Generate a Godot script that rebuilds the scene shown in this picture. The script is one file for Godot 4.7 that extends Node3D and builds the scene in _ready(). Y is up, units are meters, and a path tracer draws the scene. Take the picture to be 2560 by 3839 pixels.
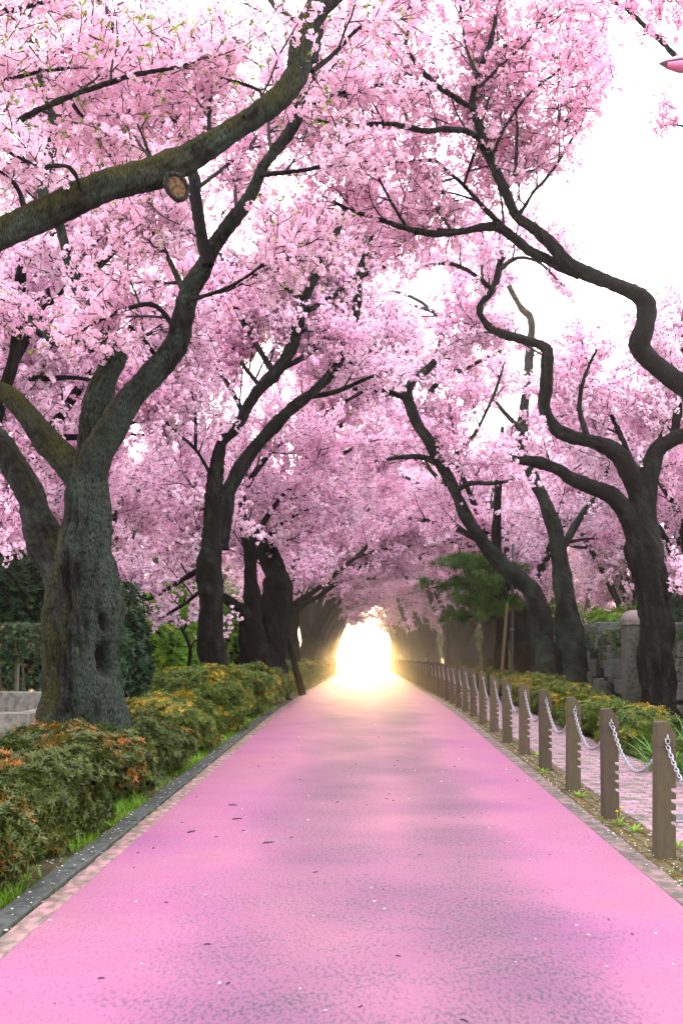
extends Node3D

# ---------------------------------------------------------------- helpers
const F := 2400.3          # focal length in the units used for measuring the photograph
const EYE := 1.6
var rng := RandomNumberGenerator.new()
var nz := FastNoiseLite.new()
var nz2 := FastNoiseLite.new()
var M := {}
var used := {}

class Buf:
	var v := PackedVector3Array()
	var n := PackedVector3Array()
	var c := PackedColorArray()
	var uv := PackedVector2Array()
	var i := PackedInt32Array()
	func mesh() -> ArrayMesh:
		var a := []
		a.resize(Mesh.ARRAY_MAX)
		a[Mesh.ARRAY_VERTEX] = v
		if c.size() == v.size():
			a[Mesh.ARRAY_COLOR] = c
		if uv.size() == v.size():
			a[Mesh.ARRAY_TEX_UV] = uv
		a[Mesh.ARRAY_INDEX] = i
		var m := ArrayMesh.new()
		if n.size() == v.size():
			a[Mesh.ARRAY_NORMAL] = n
			m.add_surface_from_arrays(Mesh.PRIMITIVE_TRIANGLES, a)
			return m
		var st := SurfaceTool.new()
		st.create_from_arrays(a)
		st.generate_normals()
		return st.commit()
	func tri(a: Vector3, b: Vector3, d: Vector3, nn: Vector3, col := Color.WHITE) -> void:
		var k := v.size()
		v.append(a); v.append(b); v.append(d)
		for q in 3:
			n.append(nn); c.append(col)
		if (d - a).cross(b - a).dot(nn) >= 0.0:
			i.append(k); i.append(k + 1); i.append(k + 2)
		else:
			i.append(k); i.append(k + 2); i.append(k + 1)
	func quad(a: Vector3, b: Vector3, d: Vector3, e: Vector3, nn: Vector3, col := Color.WHITE) -> void:
		tri(a, b, d, nn, col)
		tri(a, d, e, nn, col)
	# a block with chamfered top edges, standing on y0
	func block(x0: float, x1: float, y0: float, y1: float, z0: float, z1: float, b: float, col := Color.WHITE) -> void:
		var p := [Vector3(x0, y0, z0), Vector3(x1, y0, z0), Vector3(x1, y0, z1), Vector3(x0, y0, z1)]
		var q := [Vector3(x0, y1 - b, z0), Vector3(x1, y1 - b, z0), Vector3(x1, y1 - b, z1), Vector3(x0, y1 - b, z1)]
		var t := [Vector3(x0 + b, y1, z0 + b), Vector3(x1 - b, y1, z0 + b), Vector3(x1 - b, y1, z1 - b), Vector3(x0 + b, y1, z1 - b)]
		var mid := Vector3((x0 + x1) / 2, 0, (z0 + z1) / 2)
		for k in 4:
			var l := (k + 1) % 4
			var o: Vector3 = (p[k] + p[l]) / 2 - mid
			o.y = 0
			o = o.normalized()
			if absf(p[k].x - p[l].x) < 1e-6:
				o = Vector3(signf(o.x), 0, 0)
			elif absf(p[k].z - p[l].z) < 1e-6:
				o = Vector3(0, 0, signf(o.z))
			quad(p[k], p[l], q[l], q[k], o, col)
			quad(q[k], q[l], t[l], t[k], (o + Vector3.UP).normalized(), col)
		quad(t[0], t[1], t[2], t[3], Vector3.UP, col)

func P(px: float, py: float, z: float) -> Vector3:
	return Vector3((px - 838.0) / F * z, EYE - (py - 1462.0) / F * z, -z)

func sstep(a: float, b: float, x: float) -> float:
	var t := clampf((x - a) / (b - a), 0.0, 1.0)
	return t * t * (3.0 - 2.0 * t)

# the ground falls away gently beyond 20 m
func G(z: float) -> float:
	var d := maxf(0.0, z - 20.0)
	return -1.75 * (1.0 - exp(-pow(d / 62.0, 1.45)))

func numbered(called: String) -> String:
	var k: int = used.get(called, 0)
	used[called] = k + 1
	return called if k == 0 else "%s_%03d" % [called, k]

func thing(called: String, label: String, category: String, at := Vector3.ZERO, turn := 0.0, group := "") -> Node3D:
	var o := Node3D.new()
	o.name = numbered(called)
	add_child(o)
	o.position = at
	o.rotation.y = turn
	tag(o, label, category, group)
	return o

func tag(o: Node, label: String, category: String, group := "") -> void:
	o.set_meta("label", label)
	o.set_meta("category", category)
	if group:
		o.set_meta("group", group)

func obj(called: String, m: Mesh, mat: Material, parent: Node = self) -> MeshInstance3D:
	var o := MeshInstance3D.new()
	o.name = numbered(called) if parent == self else called
	o.mesh = m
	o.material_override = mat
	parent.add_child(o, true)
	return o

func struct(called: String, m: Mesh, mat: Material) -> MeshInstance3D:
	var o := obj(called, m, mat)
	o.set_meta("kind", "structure")
	return o

func scatter(called: String, m: Mesh, mat: Material, ts: Array, cs: Array, parent: Node = self) -> MultiMeshInstance3D:
	var mm := MultiMesh.new()
	mm.transform_format = MultiMesh.TRANSFORM_3D
	mm.use_colors = cs.size() == ts.size()
	mm.mesh = m
	mm.instance_count = ts.size()
	for k in ts.size():
		mm.set_instance_transform(k, ts[k])
		if mm.use_colors:
			mm.set_instance_color(k, cs[k])
	var o := MultiMeshInstance3D.new()
	o.name = numbered(called) if parent == self else called
	o.multimesh = mm
	o.material_override = mat
	o.set_meta("kind", "stuff")
	parent.add_child(o, true)
	return o

func rnd(a: float, b: float) -> float:
	return rng.randf_range(a, b)

func rdir() -> Vector3:
	var y := rnd(-1, 1)
	var a := rnd(0, TAU)
	var s := sqrt(1.0 - y * y)
	return Vector3(s * cos(a), y, s * sin(a))

func perp(t: Vector3) -> Vector3:
	var u := t.cross(Vector3(0.31, 0.2, 0.93))
	if u.length() < 0.05:
		u = t.cross(Vector3.RIGHT)
	return u.normalized()

func facing(dir: Vector3, roll: float) -> Basis:
	var y := dir.normalized()
	var u := perp(y).rotated(y, roll)
	return Basis(u, y, u.cross(y))

func lin(r: float, g: float, b: float) -> Color:       # an sRGB colour (0..255) as linear values
	return Color(r / 255.0, g / 255.0, b / 255.0).srgb_to_linear()

func noise_tex(freq: float, ramp: Array, w := 512, oct := 4, normal := 0.0, kind := FastNoiseLite.TYPE_SIMPLEX_SMOOTH, sd := 1) -> NoiseTexture2D:
	var t := NoiseTexture2D.new()
	var f := FastNoiseLite.new()
	f.noise_type = kind
	f.frequency = freq
	f.fractal_octaves = oct
	f.seed = sd
	t.noise = f
	t.width = w
	t.height = w
	t.seamless = true
	if normal > 0.0:
		t.as_normal_map = true
		t.bump_strength = normal
	elif ramp:
		var g := Gradient.new()
		g.offsets = PackedFloat32Array()
		var offs := PackedFloat32Array()
		var cols := PackedColorArray()
		for k in ramp.size() / 2:
			offs.append(ramp[k * 2])
			cols.append(ramp[k * 2 + 1])
		g.offsets = offs
		g.colors = cols
		t.color_ramp = g
	return t

func grey(v: float) -> Color:
	return Color(v, v, v)

func mat(rough := 0.9, col := Color.WHITE, vert := false) -> StandardMaterial3D:
	var m := StandardMaterial3D.new()
	m.albedo_color = col
	m.roughness = rough
	m.vertex_color_use_as_albedo = vert
	m.metallic_specular = 0.35
	return m

# ---------------------------------------------------------------- tubes and limbs
# vertices near a hollow {at, r (Vector3), deep} are pushed in and darkened; a negative depth makes a burr
func tube(b: Buf, pts: PackedVector3Array, rad: PackedFloat32Array, seg: int, rough: float, style: Dictionary, hollows: Array = []) -> void:
	var cnt := pts.size()
	var t: Vector3 = (pts[1] - pts[0]).normalized()
	var u := perp(t)
	var along := 0.0
	var k0 := b.v.size()
	var ph: float = style.get("seed", 0.0)
	var moss: float = style.get("moss", 0.3)
	var lich: float = style.get("lichen", 0.2)
	var plain_: bool = style.get("plain", false)
	var bark: Color = style.get("bark", Color(0.0055, 0.005, 0.0044))
	for k in cnt:
		var tn: Vector3 = (pts[mini(k + 1, cnt - 1)] - pts[maxi(k - 1, 0)]).normalized()
		u = (u - tn * u.dot(tn)).normalized()
		var w := tn.cross(u)
		if k:
			along += pts[k].distance_to(pts[k - 1])
		for j in seg:
			var a := TAU * j / seg
			var d := u * cos(a) + w * sin(a)
			var r := rad[k]
			var p: Vector3 = pts[k] + d * r
			if plain_:
				b.v.append(p)
				b.c.append(bark)
				continue
			var lump := nz.get_noise_3d(p.x * 1.6 + ph, p.y * 1.1, p.z * 1.6)
			var fis := nz2.get_noise_3d(cos(a) * 4.2 * (0.5 + r * 3.0) + ph, sin(a) * 4.2 * (0.5 + r * 3.0), along * 1.5)
			var fine := nz.get_noise_3d(p.x * 14.0, p.y * 7.0 + ph, p.z * 14.0)
			var push := rough * r * (0.20 * lump + 0.17 * fis) + rough * 0.012 * fine
			var dark := 0.0
			for h in hollows:
				var q: Vector3 = (p - h.at) / h.r
				var dd := q.length_squared() + 0.25 * fine
				if dd < 1.0:
					push -= h.deep * (1.0 - dd)
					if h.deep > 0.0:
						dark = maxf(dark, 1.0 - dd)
				elif dd < 2.2 and h.deep > 0.0:
					push += h.deep * 0.22 * (1.0 - absf(dd - 1.5) / 0.7)
			p += d * push
			b.v.append(p)
			var up := d.y
			var side: Vector3 = style.get("lichen_side", Vector3.ZERO)
			var m1 := clampf(moss * 1.6 - 0.75 + 0.55 * up + 0.75 * nz2.get_noise_3d(p.x * 2.3, p.y * 1.3 + 7.0, p.z * 2.3) + 0.3 * fine - 0.6 * d.dot(side), 0.0, 1.0)
			var l1 := clampf(lich * 1.7 - 0.6 + 0.9 * nz2.get_noise_3d(p.x * 1.9 + 31.0, p.y * 1.1, p.z * 1.9) + 0.45 * fine + 0.75 * d.dot(side), 0.0, 1.0)
			var col := bark.lerp(Color(0.015, 0.0138, 0.0118), clampf(0.5 + fis * 0.6 + fine * 0.4, 0.0, 1.0))
			col = col.lerp(Color(0.060, 0.086, 0.062), l1 * 0.82)
			col = col.lerp(Color(0.052, 0.049, 0.004), m1)
			if fis > 0.15:
				col = col.lerp(Color(0.046, 0.044, 0.038), clampf((fis - 0.15) * 1.6 + fine * 0.3, 0.0, 0.7))
			if fis < -0.25:
				col = col.lerp(Color(0.014, 0.012, 0.01), clampf((-0.25 - fis) * 2.0, 0.0, 0.8))
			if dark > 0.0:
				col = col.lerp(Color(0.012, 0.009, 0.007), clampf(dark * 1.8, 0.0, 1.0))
			b.c.append(col)
	for k in cnt - 1:
		for j in seg:
			var a0 := k0 + k * seg + j
			var a1 := k0 + k * seg + (j + 1) % seg
			b.i.append(a0); b.i.append(a0 + seg); b.i.append(a1)
			b.i.append(a1); b.i.append(a0 + seg); b.i.append(a1 + seg)
	# closed tip
	var e := b.v.size()
	b.v.append(pts[cnt - 1] + (pts[cnt - 1] - pts[cnt - 2]).normalized() * rad[cnt - 1] * 0.5)
	b.c.append(b.c[e - 1])
	for j in seg:
		b.i.append(e - seg + j); b.i.append(e); b.i.append(e - seg + (j + 1) % seg)

# a limb through measured places: x, y, half thickness in the photograph's units, its depth running from z0 to z1
func lb(z0: float, z1: float, a: Array) -> Dictionary:
	var cnt := a.size() / 3
	var pts := PackedVector3Array()
	var rad := PackedFloat32Array()
	for k in cnt:
		var z := lerpf(z0, z1, float(k) / (cnt - 1))
		pts.append(P(a[k * 3], a[k * 3 + 1], z))
		# slanting limbs were measured straight across the picture
		var k1 := mini(k + 1, cnt - 1)
		var k0 := maxi(k - 1, 0)
		var v := Vector2(a[k1 * 3] - a[k0 * 3], a[k1 * 3 + 1] - a[k0 * 3 + 1]).normalized()
		rad.append(a[k * 3 + 2] * z / F * 0.95 * (1.0 - 0.20 * absf(2.0 * v.x * v.y)))
	return smooth_limb(pts, rad)

func smooth_limb(pts: PackedVector3Array, rad: PackedFloat32Array, step := 0.0) -> Dictionary:
	var op := PackedVector3Array()
	var orr := PackedFloat32Array()
	var cnt := pts.size()
	for k in cnt - 1:
		var p0 := pts[maxi(k - 1, 0)]
		var p1 := pts[k]
		var p2 := pts[k + 1]
		var p3 := pts[mini(k + 2, cnt - 1)]
		var len := p1.distance_to(p2)
		var st := step if step > 0.0 else clampf(rad[k] * 0.2, 0.03, 0.12)
		var m := maxi(2, int(ceil(len / st)))
		for s in m:
			var t := float(s) / m
			op.append(p1.cubic_interpolate(p2, p0, p3, t))
			orr.append(lerpf(rad[k], rad[k + 1], t))
	op.append(pts[cnt - 1])
	orr.append(rad[cnt - 1])
	return {"p": op, "r": orr}

# ---------------------------------------------------------------- blossom sprays
func flower(b: Buf, at: Vector3, nn: Vector3, r: float, roll: float) -> void:
	var bs := facing(nn, roll)
	var k := b.v.size()
	b.v.append(at - nn * r * 0.12)
	b.n.append(nn)
	b.c.append(Color(0.80, 0.36, 0.50))
	for q in 5:
		var a := TAU * q / 5.0
		var tip := at + bs * Vector3(cos(a) * r, r * 0.22, sin(a) * r)
		var l := at + bs * Vector3(cos(a - 0.5) * r * 0.82, r * 0.30, sin(a - 0.5) * r * 0.82)
		var rr := at + bs * Vector3(cos(a + 0.5) * r * 0.82, r * 0.14, sin(a + 0.5) * r * 0.82)
		b.v.append(l); b.v.append(tip); b.v.append(rr)
		var pn := (nn - bs * Vector3(cos(a), 0, sin(a)) * 0.25).normalized()
		for s in 3:
			b.n.append(pn)
			b.c.append(Color.WHITE)
		var s0 := k + 1 + q * 3
		for tr in [[k, s0, s0 + 1], [k, s0 + 1, s0 + 2]]:
			if (b.v[tr[2]] - b.v[tr[0]]).cross(b.v[tr[1]] - b.v[tr[0]]).dot(nn) >= 0:
				b.i.append(tr[0]); b.i.append(tr[1]); b.i.append(tr[2])
			else:
				b.i.append(tr[0]); b.i.append(tr[2]); b.i.append(tr[1])

# cheap flower for trees farther off: three petals' worth of triangles
func floret(b: Buf, at: Vector3, nn: Vector3, r: float, roll: float) -> void:
	var bs := facing(nn, roll)
	var k := b.v.size()
	for q in 5:
		var a := TAU * q / 5.0
		var rr := r * rnd(0.75, 1.15)
		b.v.append(at + bs * Vector3(cos(a) * rr, 0, sin(a) * rr))
		b.n.append(nn)
		b.c.append(Color.WHITE if q else Color(0.92, 0.70, 0.80))
	for q in 3:
		if (b.v[k + q + 2] - b.v[k]).cross(b.v[k + q + 1] - b.v[k]).dot(nn) >= 0:
			b.i.append(k); b.i.append(k + q + 1); b.i.append(k + q + 2)
		else:
			b.i.append(k); b.i.append(k + q + 2); b.i.append(k + q + 1)

func leaf(b: Buf, at: Vector3, dir: Vector3, nn: Vector3, len: float, wid: float, col := Color.WHITE) -> void:
	var side := dir.cross(nn).normalized()
	var mid := at + dir * len * 0.45 - nn * wid * 0.15
	var tip := at + dir * len - nn * len * 0.12
	var l := at + dir * len * 0.45 + side * wid * 0.5 + nn * wid * 0.12
	var r := at + dir * len * 0.45 - side * wid * 0.5 + nn * wid * 0.12
	var n1 := (nn - side * 0.4).normalized()
	var n2 := (nn + side * 0.4).normalized()
	b.tri(at, l, mid, n1, col)
	b.tri(mid, l, tip, n1, col)
	b.tri(at, mid, r, n2, col)
	b.tri(mid, tip, r, n2, col)

# a spray is a twig along +y with side twigs; returns [twig mesh, blossom mesh, young leaf mesh]
func spray(level: int) -> Array:
	var tw := Buf.new()
	var bl := Buf.new()
	var lf := Buf.new()
	var st := {"plain": true, "bark": Color(0.030, 0.020, 0.018)}
	var shoots := [[Vector3.ZERO, Vector3(0.05, 1, 0.02).normalized(), 0.55]]
	for k in 5:
		var y := 0.06 + k * 0.09
		var a := k * 2.4 + rnd(-0.4, 0.4)
		shoots.append([Vector3(0.05 * y, y, 0.02 * y), Vector3(cos(a), rnd(0.35, 0.9), sin(a)).normalized(), rnd(0.16, 0.30)])
	for s in shoots:
		var pts := PackedVector3Array()
		var rad := PackedFloat32Array()
		var d: Vector3 = s[1]
		var p: Vector3 = s[0]
		var segs := 4 if level == 0 else 3
		for k in segs + 1:
			pts.append(p)
			rad.append(lerpf(0.0042, 0.0016, float(k) / segs) * (1.7 if level == 0 else 2.3 if level == 1 else 3.0))
			d = (d + rdir() * 0.16).normalized()
			p += d * s[2] / segs
		tube(tw, pts, rad, 3, 0, st)
		var clusters := int(ceil(s[2] / (0.135 if level == 0 else 0.15 if level == 1 else 0.20)))
		for k in clusters:
			var f := rnd(0.12, 1.0)
			var idx := f * segs
			var q := pts[int(idx)].lerp(pts[mini(int(idx) + 1, segs)], idx - int(idx))
			var off := rdir() * rnd(0.02, 0.05) + Vector3(0, -0.008, 0)
			var c := q + off
			var num: int = [9, 8, 8][level]
			var cr: float = [0.042, 0.052, 0.072][level]
			for m in num:
				var nn := rdir()
				var fr: float = [0.0205, 0.031, 0.046][level] * rnd(0.8, 1.15)
				if level == 0:
					flower(bl, c + nn * cr * rnd(0.6, 1.1), (nn + rdir() * 0.4).normalized(), fr, rnd(0, TAU))
				else:
					floret(bl, c + nn * cr * rnd(0.6, 1.1), (nn + rdir() * 0.5).normalized(), fr, rnd(0, TAU))
		for k in 3:
			var tip := pts[segs] if k else pts[segs - 1]
			for m in 2:
				var dd := (d + rdir() * 0.8).normalized()
				leaf(lf, tip, dd, perp(dd).rotated(dd, rnd(0, TAU)), rnd(0.035, 0.06), 0.018)
	return [tw.mesh(), bl.mesh(), lf.mesh()]

# ---------------------------------------------------------------- trees
# T holds a tree under construction
class Tree3:
	var root: Node3D
	var limbs: Array = []
	var wood := Buf.new()
	var side := Buf.new()
	var at: Array = []
	var tint: Array = []
	var leaf_at: Array = []
	var leaf_tint: Array = []
	var xmax := 99.0
	var ymax := 99.0
	var ymin := 2.6
	var gap := false
	var base := Vector3.ZERO
	var deep := 0.0

func allowed(t: Tree3, p: Vector3) -> bool:
	var gy := p.y - G(-p.z)
	if -p.z < 6.4 or p.y > t.ymax or gy < t.ymin:
		return false
	if absf(p.x) < 2.6 and gy < 3.7:
		return false
	if t.gap and p.x > 2.25 + 0.42 * absf(p.y - 6.9) + 0.2:
		return false
	if p.x > t.xmax:
		return false
	return true

func put_spray(t: Tree3, p: Vector3, d: Vector3, sc: float, leaves: float) -> void:
	if not allowed(t, p + d * 0.3 * sc):
		return
	var bs := facing(d, rnd(0, TAU)).scaled(Vector3.ONE * sc * rnd(0.75, 1.2))
	t.at.append(Transform3D(bs, p - t.base))
	var k := nz.get_noise_3d(p.x * 0.5, p.y * 0.5, p.z * 0.5) * 0.5 + rnd(-0.3, 0.3)
	var c: Color = M.petal_deep.lerp(M.petal_pale, clampf(0.5 + k, 0.0, 1.0))
	c = c.lerp(Color(0.88, 0.46, 0.66), t.deep)
	t.tint.append(c)
	if rng.randf() < leaves:
		t.leaf_at.append(Transform3D(bs, p - t.base))
		t.leaf_tint.append(Color(0.30, 0.44, 0.03).lerp(Color(0.15, 0.22, 0.02), rng.randf()))

# side branches and sprays on every limb thin enough to carry them
func dress(t: Tree3, o: Dictionary) -> void:
	var rmax: float = o.get("rmax", 0.13)
	var gap: float = o.get("every", 0.42)
	var length: float = o.get("length", 1.4)
	var step: float = o.get("step", 0.14)
	var sc: float = o.get("scale", 1.0)
	var leaves: float = o.get("leaves", 0.1)
	var seg: int = o.get("seg", 5)
	var st := {"plain": true, "bark": Color(0.026, 0.021, 0.02)}
	for l in t.limbs:
		var p: PackedVector3Array = l.p
		var r: PackedFloat32Array = l.r
		if l.get("bare", false):
			continue
		var total := 0.0
		for k in p.size() - 1:
			total += p[k].distance_to(p[k + 1])
		var gone := 0.0
		var next := rnd(0.1, gap)
		for k in p.size() - 1:
			var sl := p[k].distance_to(p[k + 1])
			gone += sl
			if r[k] > rmax:
				next = gone
				continue
			while next < gone:
				next += gap * rnd(0.6, 1.4) * (0.7 + r[k] * 5.0)
				var q := p[k].lerp(p[k + 1], rng.randf())
				var tn := (p[k + 1] - p[k]).normalized()
				var lat := perp(tn).rotated(tn, rnd(0, TAU))
				var d: Vector3 = (tn * 0.55 + lat * 0.95 + Vector3.UP * o.get("up", 0.4)).normalized()
				if d.z > 0.1 and rng.randf() < o.get("behind", 0.0):
					d.z = -d.z
				if d.y < -0.15:
					d.y = -d.y
				var left := clampf((total - gone) / 2.0, 0.35, 1.0)
				grow(t, q, d, length * rnd(0.55, 1.25) * left, minf(r[k] * 0.55, 0.024), 0, o, st)
		# the tip
		var tip := (p[p.size() - 1] - p[p.size() - 2]).normalized()
		for k in 5:
			put_spray(t, p[p.size() - 1] - tip * 0.12 * k, (tip + rdir() * 0.6).normalized(), sc, leaves)

func grow(t: Tree3, q: Vector3, d: Vector3, len: float, r0: float, depth: int, o: Dictionary, st: Dictionary) -> void:
	var segs := 4
	var pts := PackedVector3Array()
	var rad := PackedFloat32Array()
	var p := q
	for k in segs + 1:
		pts.append(p)
		rad.append(lerpf(r0, 0.008, float(k) / segs))
		d = (d + rdir() * 0.22 + Vector3(0, 0.05, 0)).normalized()
		p += d * len / segs
	if not allowed(t, pts[segs]) or not allowed(t, pts[2]):
		return
	var lp := PackedVector3Array()
	for e in pts:
		lp.append(e - t.base)
	tube(t.side, lp, rad, o.get("seg", 5) if depth == 0 else 4, 0, st)
	var step: float = o.get("step", 0.14)
	var along := len * (0.22 if depth == 0 else 0.1)
	var flip := 1.0
	while along < len:
		var f := along / len * segs
		var a := mini(int(f), segs - 1)
		var c := pts[a].lerp(pts[a + 1], f - a)
		var tn := (pts[a + 1] - pts[a]).normalized()
		var sd := (tn * 0.6 + perp(tn).rotated(tn, rnd(0, TAU)) * 0.8 + Vector3(0, 0.12, 0)).normalized()
		put_spray(t, c, sd, o.get("scale", 1.0), o.get("leaves", 0.1))
		along += step * rnd(0.7, 1.3)
		flip = -flip
	put_spray(t, pts[segs], d, o.get("scale", 1.0), o.get("leaves", 0.1))
	if depth == 0 and len > 0.7:
		for k in 2 + int(len > 1.2):
			var f := rnd(0.3, 0.85) * segs
			var a := mini(int(f), segs - 1)
			var c := pts[a].lerp(pts[a + 1], f - a)
			var tn := (pts[a + 1] - pts[a]).normalized()
			grow(t, c, (tn * 0.7 + perp(tn).rotated(tn, rnd(0, TAU)) * 0.8).normalized(), len * rnd(0.35, 0.6), rad[a] * 0.6, 1, o, st)

func limb(t: Tree3, l: Dictionary, seg := 16, rough := 1.0, style := {}, bare := false, hollows := []) -> Dictionary:
	l.bare = bare
	t.limbs.append(l)
	var lp := PackedVector3Array()
	for e in l.p:
		lp.append(e - t.base)
	var hs := []
	for h in hollows:
		hs.append({"at": h.at - t.base, "r": h.r, "deep": h.deep})
	tube(t.wood, lp, l.r, seg, rough, style, hs)
	return l

func finish(t: Tree3, level: int, variant := 0) -> void:
	obj("trunk", t.wood.mesh(), M.bark, t.root)
	if t.side.v.size():
		obj("branches", t.side.mesh(), M.twig, t.root).set_meta("kind", "stuff")
	var s: Array = M.sprays[level][variant % M.sprays[level].size()]
	if t.at.size():
		scatter("twigs", s[0], M.twig, t.at, [], t.root)
		scatter("blossoms", s[1], M.petal, t.at, t.tint, t.root)
	if t.leaf_at.size():
		scatter("young_leaves", s[2], M.leaf, t.leaf_at, t.leaf_tint, t.root)

func new_tree(called: String, label: String, base: Vector3, group := "") -> Tree3:
	var t := Tree3.new()
	t.root = thing(called, label, "tree", base, 0.0, group)
	t.base = base
	return t

# a cherry tree of the avenue grown from rules; over is the side that reaches across the road (+1 to the right)
func grown_tree(t: Tree3, over: float, h: float, style: Dictionary, o: Dictionary, girth := 0.42) -> void:
	var b := t.base
	var th := rnd(1.7, 2.5)
	var lean := Vector3(rnd(-0.2, 0.3) * over, 0, rnd(-0.25, 0.25))
	var tp := PackedVector3Array([b + Vector3(0, -0.15, 0), b + Vector3(0, 0.25, 0), b + Vector3(0, 1.0, 0) + lean * 0.3, b + Vector3(0, th, 0) + lean, b + Vector3(0, th + 0.5, 0) + lean * 1.4])
	var tr := PackedFloat32Array([girth * 1.55, girth * 1.12, girth * 0.95, girth * 0.98, girth * 0.6])
	limb(t, smooth_limb(tp, tr, 0.09), 20, 1.1, style, true)
	var top := tp[3]
	for k in 6:
		var out := [Vector3(over, 0, 0.15), Vector3(over, 0, -0.5), Vector3(over * 0.75, 0, 0.75), Vector3(0.15 * over, 0, -1), Vector3(-over, 0, 0.3), Vector3(-over * 0.6, 0, 0.8)][k] as Vector3
		out = (out + Vector3(rnd(-0.2, 0.2), 0, rnd(-0.3, 0.3))).normalized()
		var reach := rnd(3.8, 5.2) if k < 3 else rnd(2.6, 3.6)
		var rise := (h - th - 1.2) * rnd(0.7, 1.0)
		var pts := PackedVector3Array()
		var rad := PackedFloat32Array()
		for m in 6:
			var f := m / 5.0
			var y := rise * (1.0 - pow(1.0 - f, 1.7))
			pts.append(top + out * reach * f + Vector3(rnd(-0.22, 0.22), y - 0.25 * (1.0 - f) + rnd(-0.15, 0.15), rnd(-0.22, 0.22)))
			rad.append(lerpf(girth * 0.5, 0.035, pow(f, 0.7)))
		limb(t, smooth_limb(pts, rad, 0.18), 10, 0.8, style)
		for m in 3:
			var f := rnd(0.35, 0.85) * 5.0
			var a := mini(int(f), 4)
			var q := pts[a].lerp(pts[a + 1], f - a)
			var d := (out + rdir() * 0.8 + Vector3.UP * 0.35).normalized()
			var p2 := PackedVector3Array([q])
			var r2 := PackedFloat32Array([rad[a] * 0.6])
			for e in 3:
				d = (d + rdir() * 0.3 + Vector3.UP * 0.08).normalized()
				q += d * rnd(0.5, 0.8)
				p2.append(q)
				r2.append(lerpf(rad[a] * 0.55, 0.02, (e + 1) / 3.0))
			limb(t, smooth_limb(p2, r2, 0.2), 7, 0.6, style)
	dress(t, o)

func copy_tree(src: Node3D, at: Vector3, turn: float, sc: float, label: String, group: String) -> Node3D:
	var c: Node3D = src.duplicate()
	c.name = numbered(str(src.name).rstrip("0123456789").rstrip("_"))
	add_child(c)
	c.position = at
	c.rotation.y = turn
	c.scale = Vector3.ONE * sc
	tag(c, label, "tree", group)
	return c

# ---------------------------------------------------------------- materials
func road_image() -> ImageTexture:
	var w := 1024
	var h := 2048
	var imgs := []
	for q in [[0.0042, 2, 3], [0.14, 2, 5], [0.02, 3, 9], [0.45, 1, 12]]:
		var f := FastNoiseLite.new()
		f.noise_type = FastNoiseLite.TYPE_SIMPLEX_SMOOTH
		f.frequency = q[0]
		f.fractal_octaves = q[1]
		f.seed = q[2]
		imgs.append(f.get_seamless_image(w, h).get_data())
	var big: PackedByteArray = imgs[0]
	var fleck: PackedByteArray = imgs[1]
	var medium: PackedByteArray = imgs[2]
	var grain: PackedByteArray = imgs[3]
	var out := PackedByteArray()
	out.resize(w * h * 3)
	# wheel tracks wear the pink coat off along the middle of the lane
	var wear := PackedFloat32Array()
	wear.resize(w)
	for x in w:
		var u := float(x) / w
		wear[x] = 0.42 * exp(-pow((u - 0.40) / 0.13, 2)) + 0.55 * exp(-pow((u - 0.68) / 0.13, 2)) + 0.12 * exp(-pow((u - 0.53) / 0.2, 2)) - 0.30 * exp(-pow((u - 0.0) / 0.16, 2)) - 0.36 * exp(-pow((u - 1.0) / 0.2, 2))
	var k := 0
	for y in h:
		for x in w:
			var b := big[y * w + (x >> 1)] / 255.0
			var m := medium[y * w + (x >> 2)] / 255.0
			var worn := clampf((b - 0.5) * 0.8 + (m - 0.5) * 0.35 + wear[x] * 0.95 + 0.08, 0.0, 1.0)
			var fl := fleck[k] / 255.0 * 0.52 + grain[k] / 255.0 * 0.36 + m * 0.12
			var dark := clampf((fl - (0.58 - 0.075 * worn)) * 8.0, 0.0, 1.0) * (0.36 + 0.42 * worn)
			var tone := 1.0 - 0.16 * worn + (m - 0.5) * 0.10 + (grain[k] / 255.0 - 0.5) * 0.12
			var r: float = M.road_a.r * tone
			var g: float = M.road_a.g * tone
			var bb: float = M.road_a.b * tone
			# lilac where the coat is thick, salmon where it is thin
			g -= (b - 0.5) * 0.05
			bb += (b - 0.5) * 0.04
			r = lerpf(r, 0.40 * tone, worn * 0.42)
			g = lerpf(g, 0.352 * tone, worn * 0.42)
			bb = lerpf(bb, 0.386 * tone, worn * 0.42)
			r = lerpf(r, M.road_b.r, dark)
			g = lerpf(g, M.road_b.g, dark)
			bb = lerpf(bb, M.road_b.b, dark)
			out[k * 3] = clampi(int(r * 255.0), 0, 255)
			out[k * 3 + 1] = clampi(int(g * 255.0), 0, 255)
			out[k * 3 + 2] = clampi(int(bb * 255.0), 0, 255)
			k += 1
	return ImageTexture.create_from_image(Image.create_from_data(w, h, false, Image.FORMAT_RGB8, out))

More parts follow.
